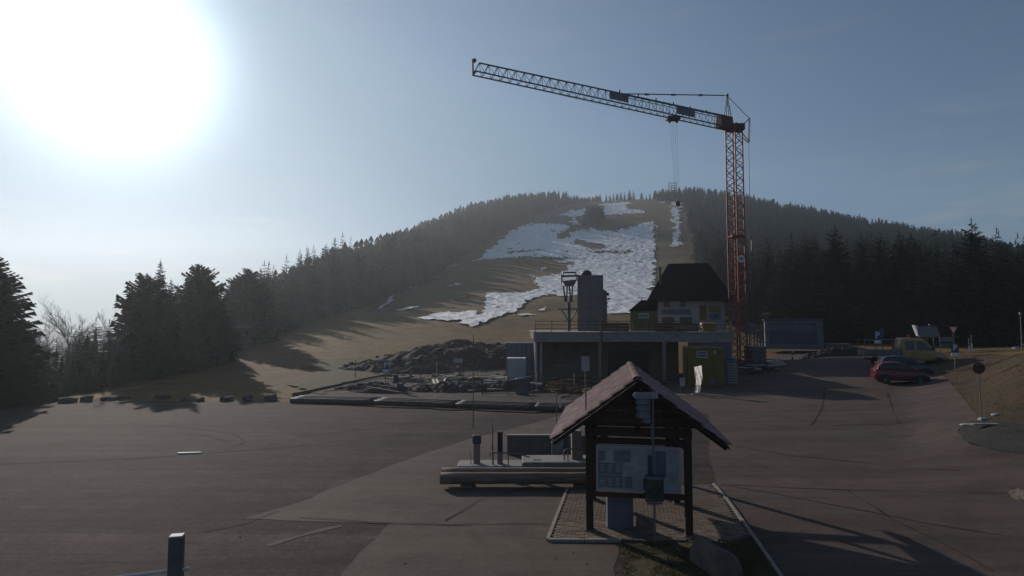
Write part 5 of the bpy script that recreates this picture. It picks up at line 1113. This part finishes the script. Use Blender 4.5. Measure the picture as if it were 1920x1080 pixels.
for s0, s1 in ((.22 * JL - 1, .22 * JL + 1.3), (.5 * JL - .9, .5 * JL + 1.2)):
    for a in (-jw - .08,):
        q = [J(s0, a, .15), J(s1, a, .15), J(s1, a, .8), J(s0, a, .8)]; q2 = [p - jr * .03 for p in q]; MB().loft([q, q2]).build('jib_sign', 'greyblue', CR)
MB().loft([[tuple(J(s_, a, h)) for a, h in ((-.45, -.05), (.45, -.05), (.3, 1.2), (-.3, 1.2))] for s_ in (-.1, 1.5)]).build('jib_foot', 'rust', CR)
MB().beam(J(JL, -jw, 0), J(JL, jw, 0), .12, .12).build('jib_end', 'cranegrey', CR); MB().beam(J(JL + .1, 0, -.2), J(JL + .15, 0, 1.1), .08, .14).build('jib_nose', 'cranegrey', CR); MB().tube(J(JL, -.1, 1.02), J(JL, .1, 1.02), .16, 10).build('jib_pulley', 'black', CR)
# peak, pendants and rear struts
def C(px, py, dd=DCR): p = A(px, py, dd); return Vector((p.x - xm, p.y - DCR, p.z - Zb))
pk = C(1363, 179)
for a in ((1359, 225), (1370, 228)):
    for yy in (-.3, .3): q = C(*a); MB().beam((q.x, yy, q.z), (pk.x, yy * .3, pk.z), .07, .07, (0, 1, 0)).build('peak_strut', 'cranegrey', CR)
MB().box(-.12, .12, -.15, .15, -.1, .12).build('peak_head', 'black', CR, loc=pk)
pe = J(JL * .47, 0, jh(JL * .47))
for yy in (-.06, .06): MB().tube((pk.x, yy, pk.z), (pe.x, pe.y + yy, pe.z + .03), .028, 6).build('pendant', 'black', CR)
for f_ in (.28, .55, .8): MB().box(-.22, .22, -.1, .1, -.06, .06).build('pendant_link', 'black', CR, loc=pk.lerp(pe, f_))
ra, rb, hub = C(1405, 222), C(1404, 267), C(1386, 240)
for yy in (-.35, .35):
    MB().beam((hub.x, yy, hub.z), (ra.x, yy * .4, ra.z), .08, .08, (0, 1, 0)).build('rear_strut', 'cranered', CR); MB().beam((hub.x - .1, yy, hub.z - .3), (rb.x, yy * .4, rb.z), .07, .07, (0, 1, 0)).build('rear_strut', 'cranered', CR)
    MB().beam((ra.x, yy * .4, ra.z), (rb.x, yy * .4, rb.z), .07, .07, (0, 1, 0)).build('rear_tie', 'cranegrey', CR)
MB().tube(pk, ra, .03, 6).build('back_stay', 'black', CR)
MB().tube(rb, C(1409, 640), .025, 6).build('back_stay', 'black', CR); MB().tube(C(1409, 470), C(1409, 450), .05, 6).build('stay_coupling', 'sheet', CR); 
MB().cbox(-.8, .95, -.6, .6, ztop - .5, ztop + .12, .08).build('mast_head', 'rust', CR)
MB().tube((hub.x - .3, 0, hub.z + .1), (hub.x - .3, 0, hub.z + .6), .08, 8).build('warning_lamp', 'black', CR)
# trolley, ropes and hook
sT = JL * .265; tr = J(sT, 0, -.15)
MB().box(-.6, .6, -.45, .45, -.15, .12).build('trolley', 'rust', CR, loc=tr)
for dx in (-.35, .35): MB().tube(tr + Vector((dx, 0, -.15)), tr + Vector((dx, 0, -.4)), .14, 10).build('trolley_pulley', 'black', CR, )
zh = C(1250, 384, DCR + tr.y).z; 
for dx in (-.3, -.1, .12, .32): MB().tube((tr.x + dx, tr.y, tr.z - .2), (tr.x + dx * .6 + .3, tr.y, zh + .3), .008, 4).build('hoist_rope', 'dullsteel', CR)
hk = Vector((tr.x + .3, tr.y, zh)); MB().cbox(-.2, .2, -.1, .1, 0, .42, .05).build('hook_block', 'cranered', CR, loc=hk - Vector((0, 0, .1)))
hc = MB().path([(0, 0, -.1), (0, 0, -.32), (.1, 0, -.46), (.22, 0, -.42), (.25, 0, -.3)], .04, 6).build('hook', 'black', CR, loc=hk)
MB().tube(J(JL - 1, 0, -.08), J(JL * .3, 0, -.55), .008, 4).build('trolley_rope', 'dullsteel', CR)
# lift top station on the summit
g = on(1265, 515); s = g.y / F; H1 = (pixel_of(*g)[1] - 342) * s; t = thing('lift_top_station', 'lattice top station of the ski lift on the summit skyline', 'ski lift', g)
for px in (-7, -2, 3, 7): MB().beam((px * s, 0, -1), (px * s, 0, H1 - (0 if px in (-7, 7) else 2)), .6, .6, (0, 1, 0)).build('leg', 'dullsteel', t)
for k in range(6): MB().beam((-8 * s, 0, H1 * (.16 * k + .18)), (8 * s, 0, H1 * (.16 * k + .18)), .5, .55).build('cross_beam', 'steel', t)
MB().box(-5 * s, 5 * s, -2, 2, H1 * .12, H1 * .26).build('platform', 'offwhite', t)
# lift pylons up the slope
for k, (px, py, h, lab) in enumerate([(1232, 455, 7, 'lower lift pylon beside the snow edge'), (1241, 415, 7, 'middle lift pylon among the shaded trees'), (1312, 452, 8, 'pale mast at the right of the bare strip'), (1204, 585, 3, 'short post at the foot of the snowy run')]):
    g = G(px, py); t = thing('lift_pylon', lab, 'pylon', g); MB().tube((0, 0, -.5), (0, 0, h), .16, 8, .1).build('mast', 'dullsteel', t); MB().beam((-1.0, 0, h), (1.0, 0, h), .12, .12).build('cross_arm', 'dullsteel', t)
g = on(994, 380); t = tag(MB().tube((0, 0, -1), (0, 0, 20), .14, 6, .09).build('aerial_mast', 'dullsteel', loc=g), 'thin aerial mast rising from the wood on the skyline', 'mast')
# ------------------------------------------------------------------ garage
DG = 74.0; s = DG / F; gg = on(1482, DG); zb_ = A(960, 645, DG).z; t = thing('garage', 'long low blue-grey garage with a panelled door at the wood edge', 'garage', (A(1434, 606, DG).x, DG, zb_), R(-22)); Wg = 97 * s; Hg = 47 * s
MB().box(0, Wg, 0, 5, -.6, Hg - .25).build('wall', 'greyblue', t); MB().box(-.15, Wg + .15, -.2, 5.2, Hg - .25, Hg).build('roof', 'slateblue', t)
dr = MB().box(.5, Wg - .7, -.05, -.002, 0, Hg - .55).build('door', 'slateblue', t)
for r_ in range(2):
    for c_ in range(6): MB().box(.6 + c_ * (Wg - 1.5) / 6, .6 + (c_ + .9) * (Wg - 1.5) / 6, -.075, -.052, Hg - 1.25 + r_ * .36 - .25, Hg - .95 + r_ * .36 - .25).build('pane', 'greyblue', dr)
MB().box(.8, Wg - 1.2, -.07, -.052, .2, 1.15).build('door_panel', 'blue', dr).data.materials[0] = M['slateblue']
MB().box(Wg + .16, Wg + 3.2, .5, 4.5, -1, .05).build('ramp', 'darkcon', t)
# materials beside the crane
for k, (px, top, dd, lab) in enumerate([(1403, 612, 60, 'first upright bundle of steel props beside the crane base'), (1417, 608, 60.5, 'second upright prop bundle with pale couplers'), (1428, 609, 61, 'third upright prop bundle next to the garage')]):
    g = on(px, dd); s = dd / F; H1 = A(960, top, dd).z - g.z; t = thing('prop_bundle', lab, 'scaffold props', g)
    for j in range(4): MB().tube((-.22 + j * .15, (j % 2) * .2, -.05), (-.22 + j * .15, (j % 2) * .2, H1 - .1 * (j % 3)), .045, 6).build('prop', 'dullsteel', t)
    for zq in (.25, .55, .85): MB().box(-.3, .3, -.05, .25, H1 * zq, H1 * zq + .07).build('strap', 'sheet' if k == 1 else 'dullsteel', t)
def debris(label, px, dd, w, h, n, mats, seed, name='material_heap'):
    g = on(px, dd); rn = random.Random(seed); t_ = thing(name, label, 'building materials', g)
    for j in range(n):
        L = w * rn.uniform(.3, .7); c = Vector((rn.uniform(-w / 2, w / 2) * .6, rn.uniform(-.5, .5), h * (.08 + .8 * j / n * rn.random()))); a = rn.uniform(-.5, .5); d_ = Vector((math.cos(a), math.sin(a), rn.uniform(-.15, .2))) * L / 2
        MB().beam(c - d_, c + d_, rn.uniform(.06, .3), rn.uniform(.04, .12)).build(rn.choice(['plank', 'beam', 'pipe']), rn.choice(mats), t_)
    return t_
debris('dark jumble of steel parts at the foot of the crane', 1425, 54, 4.5, 1.6, 26, ['black', 'dullsteel', 'darkcon', 'sheet'], 1)
debris('scrap and pallets between crane and traffic cone', 1452, 58, 2.5, .9, 12, ['dullsteel', 'sheet', 'board'], 2)
debris('rubble and boards against the terrace building front', 1110, 46, 6, 1.0, 26, ['board', 'rust', 'darkcon', 'dullsteel'], 3)
debris('heap of rusty bars before the building columns', 1200, 47, 5, .9, 20, ['rust', 'board', 'darkcon'], 4)
debris('pile of pale offcuts by the grey container', 980, 45, 3, .8, 18, ['sheet', 'board', 'dullsteel'], 5)
debris('dark pipe heap at the centre of the building site', 862, 46, 3.6, 1.1, 20, ['black', 'dullsteel', 'darkcon', 'slateblue'], 6)
debris('white and dark plastic pipes beside the yellow dumper', 905, 47, 2.6, .7, 14, ['white', 'black', 'slateblue', 'steel'], 7)
debris('brushwood and soil heap right behind the log barrier', 700, 42.5, 4, .6, 16, ['darklog', 'rust', 'darkcon'], 8)
debris('orange-brown formwork stacked by the site fence', 1060, 43, 3, 1.0, 18, ['rust', 'board', 'orange'], 9)
debris('broken boards and stones along the edge of the log barrier', 800, 44, 5, .35, 16, ['dullsteel', 'sheet', 'darkcon', 'rust'], 10)
debris('long pipes and bars laid across the middle of the site', 930, 46.5, 4.5, .5, 14, ['dullsteel', 'rust', 'black', 'sheet'], 11)
debris('timber offcuts at the corner below the white column', 1015, 46.5, 3.4, .9, 18, ['board', 'rust', 'darkcon'], 12)
debris('steel mesh leftovers under the meadow edge of the site', 765, 50, 4, .5, 12, ['dullsteel', 'sheet', 'rust'], 13)
debris('low pile of rods between the soil heap and the site fence', 880, 51, 5, .6, 16, ['rust', 'dullsteel', 'sheet'], 14)
for k, (px, dd, h_) in enumerate([(905, 44, 1.3), (925, 43.4, 1.1), (945, 44.5, 1.5), (1005, 43.2, 1.4), (1035, 44, 1.2), (1052, 42.6, 1.6), (1075, 43.4, 1.3), (790, 46, 1.2), (835, 48, 1.6), (820, 51, 1.6), (870, 49, 1.5), (1085, 45.5, 1.5)]):
    g = on(px, dd); t = thing('marker_stake', 'thin upright stake driven into the building site ground', 'stake', g, 0, 'stakes on the building site'); MB().tube((0, 0, -.1), (random.uniform(-.06, .06), 0, h_), .025, 6).build('stake', 'rust' if k % 3 else 'sheet', t)
debris('scattered pale planks and wrapped boards in the front of the site', 945, 43.5, 5, .35, 14, ['sheet', 'offwhite', 'board'], 21)
debris('pale insulation boards dropped by the grey container', 925, 50, 4, .6, 14, ['offwhite', 'sheet', 'dullsteel'], 22)
debris('white offcuts on the top edge of the soil heap', 850, 63, 6, .5, 12, ['offwhite', 'sheet', 'darkcon'], 23)
# traffic cone
g = on(1484, 62); t = thing('traffic_beacon', 'red and white striped beacon post on the road by the garage', 'beacon', g)
for k in range(4): MB().tube((0, 0, .06 + k * .27), (0, 0, .06 + (k + 1) * .27 - .002), .11, 8).build('stripe', 'red' if k % 2 == 0 else 'white', t)
MB().cbox(-.3, .3, -.3, .3, 0, .06, .02).build('foot', 'rubber', t)
# yellow container and rack
DY = 45.5; s = DY / F; g = on(1315, DY); t = thing('yellow_container', 'tall yellow building container standing before the terrace building', 'container', (A(1280, 606, DY).x, DY, g.z + .02), R(-15)); Hc = (base_y(1315, DY) - 652) * s
MB().cbox(0, 52 * s, 0, 2.2, 0, Hc, .03).build('body', 'dullyellow', t); MB().box(52 * s + .002, 72 * s, .1, 2.2, 0, Hc - .05).build('side_body', 'dullyellow', t)
MB().box(3 * s, 50 * s, -.03, -.002, Hc - 10 * s, Hc - 1 * s).build('top_panel', 'board', t).data.materials[0] = M['dullyellow']
MB().box(5 * s, 8 * s, -.04, -.002, .1, Hc - 14 * s).build('door_edge', 'rust', t)
for k in range(8): MB().box(10 * s + k * 5 * s, 11.5 * s + k * 5 * s, -.02, -.002, .1, Hc - 13 * s).build('rib', 'dullyellow', t)
sg = MB().box(24 * s, 43 * s, -.05, -.031, Hc - 20 * s, Hc - 7 * s).build('sign_panel', 'offwhite', t)
for k in range(2): MB().box(26 * s, 41 * s, -.056, -.0505, Hc - (17 - k * 5) * s, Hc - (14 - k * 5) * s).build('sign_lettering', 'slateblue', sg)
MB().box(47 * s, 56 * s, -.07, -.04, 2 * s, 14 * s).build('notice', 'greyblue', t)
MB().prism([((56 + 3 * math.cos(a)) * s, Hc - 9 * s + 3 * s * math.sin(a)) for a in [2 * math.pi * i / 14 for i in range(14)]], .06, .098).build('round_notice', 'offwhite', t)
g = on(1365, 46); s = 46 / F; t = thing('pallet_stack', 'stack of blue-wrapped panels with pale slatted side next to the yellow container', 'building materials', (g.x, g.y, g.z + .02), R(-18)); H1 = 44 * s
MB().cbox(-.62, .55, 0, 1.2, 0, H1, .03).build('wrapped_block', 'slate', t)
for k in range(8): MB().box(-.1, .6, -.08, -.005, .1 + k * H1 / 9, .1 + k * H1 / 9 + .1).build('slat', 'offwhite', t)
MB().cbox(-.5, .5, .1, 1.1, H1 + .002, H1 + .18, .05).build('cover', 'blue', t); MB().tube((.3, .3, H1 + .18), (.3, .3, H1 + .35), .08, 8).build('tied_end', 'white', t)
# white crumpled banner + small sign
g = G(1309, 741); s = g.y / F; t = thing('beach_banner', 'crumpled white fabric banner on a stand glowing in the sun', 'banner', g)
v, f_ = [], []; nx_, nz_ = 6, 14
for j in range(nz_ + 1):
    h = j / nz_; c = .12 * math.sin(h * 2.6) - .05; wv = .20 + .14 * h
    for i in range(nx_ + 1): u = i / nx_ - .5; v.append((c + u * wv * 1.6, .09 * math.sin(i * 1.9 + j * .8), .18 + h * 1.75 + .12 * (u + .2) * h))
for j in range(nz_):
    for i in range(nx_): q = j * (nx_ + 1) + i; f_.append((q, q + 1, q + nx_ + 2, q + nx_ + 1))
M['cloth'] = mat('cloth', (0.80, 0.79, 0.76), 0.8, var=0.06); cn = M['cloth'].node_tree; tb_ = cn.nodes.new('ShaderNodeBsdfTranslucent'); tb_.inputs[0].default_value = (.9, .88, .84, 1); ms = cn.nodes.new('ShaderNodeMixShader'); ms.inputs[0].default_value = .6
cn.links.new(cn.nodes['Principled BSDF'].outputs[0], ms.inputs[1]); cn.links.new(tb_.outputs[0], ms.inputs[2]); cn.links.new(ms.outputs[0], cn.nodes['Material Output'].inputs[0])
MB().add(v, f_).build('cloth', 'cloth', t, True); MB().cbox(-.45, .45, -.3, .3, 0, .1, .03).build('foot', 'darkcon', t); MB().tube((-.18, .02, .1), (-.12, .02, 1.95), .015, 6).build('pole', 'black', t)
g = G(1276, 741); t = thing('small_sign', 'small pale plate on a short post beside the white banner', 'sign', g); MB().tube((0, 0, 0), (0, 0, 1.05), .02, 6).build('post', 'dullsteel', t); MB().box(-.02, .3, -.02, 0, .62, 1.18).build('plate', 'offwhite', t); MB().cbox(-.3, .3, -.2, .2, 0, .06, .01).build('foot', 'kerb', t)
# grey containers left of the terrace building
D1 = 53; s = D1 / F
g = on(975, D1); t = thing('grey_container', 'plain grey container wall behind the white box at the building corner', 'container', (A(948, 606, D1).x, D1, g.z)); MB().cbox(0, 55 * s, 0, 2.5, 0, A(960, 643, D1).z - g.z, .03).build('body', 'greyblue', t)
for k in range(6): MB().box(.1 + k * 9 * s, .16 + k * 9 * s, -.02, -.002, .1, A(960, 645, D1).z - g.z).build('rib', 'slateblue', t)
D1 = 49; s = D1 / F; g = on(968, D1); t = thing('white_box', 'pale box with frost along its top edge, by the grey container', 'container', (A(951, 606, D1).x, D1, g.z)); H1 = A(960, 673, D1).z - g.z; MB().cbox(0, 35 * s, 0, 1.5, 0, H1, .02).build('body', 'offwhite', t); MB().box(.02, 35 * s - .02, 0.02, 1.4, H1 + .001, H1 + .06).build('snow_top', 'snow', t)
g = on(997, 50.2); t = tag(MB().cbox(-.25, .25, 0, .6, 0, .75, .02).build('tan_crate', 'tan', loc=g), 'small tan crate squeezed between the pale box and the building', 'crate')
# yellow dumper tub
D1 = 48; g = on(894, D1); t = thing('yellow_tub', 'curved yellow dumper tub lying on the grass of the site', 'tub', g); MB().loft([[(x, -.35 * w_, z0), (x, .35 * w_, z0), (x, .5 * w_, z1), (x, -.5 * w_, z1)] for x, w_, z0, z1 in ((-.65, .6, .25, .5), (-.4, 1, .1, .62), (.2, 1, .08, .66), (.55, .7, .2, .5), (.7, .4, .3, .4))]).build('tub', 'yellow', t); MB().box(-.3, .3, -.2, .2, -.02, .1).build('skid', 'black', t)
# shiny sheet, plywood, site signs
g = on(816, 45); t = thing('plastic_sheeting', 'glaring white folded plastic sheeting on the building site', 'sheeting', g)  # white folds stand in for the bright reflection on the sheeting
for k, (x, a) in enumerate(((-.22, .35), (.05, .5))): MB().add([(x, 0, .75), (x + .14, -.05, .75), (x + .14 + a, -.15, .05), (x + a * .6, -.1, .05)], [(0, 1, 2, 3)]).build('fold', 'cloth', t)
MB().add([(.75, 0, .8), (.86, 0, .82), (.62, -.1, .35), (.5, -.1, .4)], [(0, 1, 2, 3)]).build('fold', 'cloth', t)
g = on(966, 44); t = thing('plywood_sheets', 'two pale plywood sheets lying tilted on the site', 'plywood', (g.x, g.y, g.z + .8)); t.rotation_euler = (R(-8), R(-8), R(10))
MB().box(-.9, .5, -.6, .5, 0, .04).build('sheet', 'sheet', t); MB().box(0.1, 1.3, -.3, .7, .06, .1).build('sheet', 'sheet', t)
MB().box(-.7, 1.0, -.4, .4, -.8, -.02).build('pallet', 'darkcon', t)
for k, (px, py, w_, h_, dd, m_, lab) in enumerate([(979, 735, 23, 16, 41, 'greyblue', 'white framed notice board hung on the site fence'), (752, 727, 13, 14, 42.5, 'slateblue', 'pale blue square notice behind the log barrier'), (744, 710, 9, 14, 44, 'slateblue', 'narrow upright notice above the square one'), (772, 700, 5, 12, 48, 'pinkcon', 'short pale marker plate near the meadow edge'), (859, 676, 18, 8, 52, 'offwhite', 'row of pale letters-like plates against the dark heap'), (749, 671, 9, 7, 56, 'slateblue', 'small bluish plate at the foot of the soil heap')]):
    g = on(px, dd); s = dd / F; zc_ = A(px, py, dd).z - g.z; t = thing('site_notice', lab, 'notice', g)
    for sx_ in (-.4, .4): MB().tube((sx_ * w_ * s, .02, -.05), (sx_ * w_ * s, .02, zc_ + h_ * s / 2), .02, 6).build('post', 'dullsteel', t)
    pl = MB().box(-w_ * s / 2, w_ * s / 2, -.02, 0, zc_ - h_ * s / 2, zc_ + h_ * s / 2).build('plate', m_, t)
    if k == 0:
        for j in range(3): MB().box(-w_ * s * .38, w_ * s * .3, -.026, -.021, zc_ - .15 + j * .14, zc_ - .09 + j * .14).build('lettering', 'print', pl)
# site fence: orange mesh between posts
def fence_run(label, pts, dd0, h, m_, pm_='rust'):
    P_ = [on(p, d_) for p, d_ in pts]; t_ = thing('site_fence', label, 'fence', P_[0]); o_ = P_[0]
    for a, c in zip(P_, P_[1:]):
        n = max(1, round((c - a).length / 2.0))
        for k in range(n):
            p, q = a.lerp(c, k / n) - o_, a.lerp(c, (k + 1) / n) - o_
            MB().beam((p.x, p.y, p.z - .05), (p.x + random.uniform(-.05, .05), p.y, p.z + h + .1), .05, .05, (0, 1, 0)).build('post', pm_, t_)
            for z in (.15, .5, .85): MB().beam(p + Vector((0, 0, h * z)), q + Vector((0, 0, h * z + random.uniform(-.05, .05))), .02, .035).build('rail', m_, t_)
            for j in range(1, 6): r_ = p.lerp(q, j / 6); MB().beam(r_ + Vector((0, 0, h * .15)), r_ + Vector((0, 0, h * .85)), .012, .012, (0, 1, 0)).build('mesh_wire', m_, t_)
fence_run('orange-brown mesh fence along the building site behind the logs', [(905, 40.5), (1000, 40.8), (1092, 41)], 0, 1.2, 'rust')
fence_run('thin grey wire fence around the soil heap', [(770, 50), (850, 52), (940, 54)], 0, 1.5, 'dullsteel', 'dullsteel')
# soil heaps
def heap(name, label, px, dd, rx, ry, h, m_, seed, rz=0):
    g = on(px, dd); b = MB(); n, k_ = 90, 26; vs = [(0, 0, h)]; fs = []
    for j in range(1, k_ + 1):
        r_ = j / k_
        for i in range(n):
            a = 2 * math.pi * i / n; x, y = math.cos(a) * rx * r_, math.sin(a) * ry * r_; q = Vector((x * .6 + seed, y * .6, seed))
            zz_ = h * (1 - r_ ** 2.4) * (1 + .3 * noise.noise(q * .5)) + (noise.noise(q * 1.3) * .3 + noise.noise(q * 3.2) * .17 + noise.noise(q * 7) * .16) * (1 if j < k_ else 0)
            vs.append((x, y, max(zz_, 0 if j == k_ else -.3) + gz(g.x + x, g.y + y) - g.z - (.3 if j == k_ else 0)))
    for i in range(n): fs.append((0, 1 + i, 1 + (i + 1) % n))
    for j in range(k_ - 1):
        for i in range(n): a, c = 1 + j * n + i, 1 + j * n + (i + 1) % n; fs.append((a, a + n, c + n, c))
    return tag(b.add(vs, fs).build(name, m_, loc=g), label, 'heap')
heap('soil_heap', 'long dark excavated soil heap at the foot of the meadow', 890, 66, 11.5, 5.5, 2.0, 'soil', 3)
heap('soil_heap', 'lower spur of dark soil running out towards the meadow', 760, 60, 7, 3.5, 1.0, 'soil', 8)
heap('soil_heap', 'small earth heap directly behind the log barrier', 700, 43.5, 3.0, 1.2, .45, 'soil', 12)
heap('soil_heap', 'flat mound of dark earth in the middle of the site', 850, 43.5, 3.4, 1.6, .55, 'soil', 15)
heap('soil_heap', 'brownish earth mound behind the site fence', 960, 44.5, 3.2, 1.6, .6, 'soil', 18)
heap('gravel_heap', 'low grey heap along the road below the wood', 1575, 62, 4.5, 1.6, .9, 'gravel', 22)
rn = random.Random(77)
for k in range(70):
    px, dd = rn.uniform(700, 1000), rn.uniform(47, 62); g = on(px, dd)
    rock('rubble_stone', (g.x, g.y, g.z + max(dd - 58, 0) * .3), (rn.uniform(.12, .35), .2, rn.uniform(.08, .2)), 'stone', 'broken stone strewn over the front of the soil heap and the site', 'stone', seed=100 + k, sub=1, group='broken stones on the building site')
# small blue cabin at the wood edge
D1 = 82; g = on(449, D1); s = D1 / F; zb_ = A(960, 637, D1).z; t = thing('wood_cabin', 'small blue-grey cabin with a pale hatch under the slope wood', 'cabin', (g.x, g.y, zb_)); w_ = 18 * s; H1 = 22 * s
MB().box(-w_, w_, 0, 2.5, -1.5, H1).build('wall', 'slateblue', t); MB().prism([(-w_ - .3, H1), (w_ + .3, H1), (w_ - .2, H1 + .5), (-w_ + .4, H1 + .7)], -.3, 2.8).build('roof', 'slate', t); MB().box(-w_ * .6, w_ * .6, -.04, -.002, .5, 1.25).build('hatch', 'greyblue', t)
g = on(484, 82); tag(MB().box(-.25, .25, 0, .3, 0, .9).build('red_box', 'rust', loc=g), 'small red box standing beside the blue cabin', 'box')
# small yellow-topped tap post in the meadow
g = on(668, 52); t = thing('meadow_post', 'slim post with a pale tip standing in the meadow before the site', 'post', g); MB().tube((0, 0, 0), (0, 0, 1.5), .03, 6).build('pole', 'dullsteel', t); MB().box(-.05, .05, -.05, .05, 1.5, 1.6).build('tip', 'white', t)

# ------------------------------------------------------------------ haze
hz = MB().box(-960, 960, -960, 960, -120, 135).build('haze', 'white'); hz.data.materials.clear()
hm = bpy.data.materials.new('haze'); hm.use_nodes = True; hn = hm.node_tree; hn.nodes.clear()
ho = hn.nodes.new('ShaderNodeOutputMaterial'); pv_ = hn.nodes.new('ShaderNodeVolumePrincipled'); pv_.inputs['Color'].default_value = (.80, .90, 1.0, 1); pv_.inputs['Density'].default_value = 0.00048; pv_.inputs['Anisotropy'].default_value = 0.62
hn.links.new(pv_.outputs[0], ho.inputs['Volume']); hz.data.materials.append(hm); tag(hz, kind='stuff'); hz.display_type = 'WIRE'
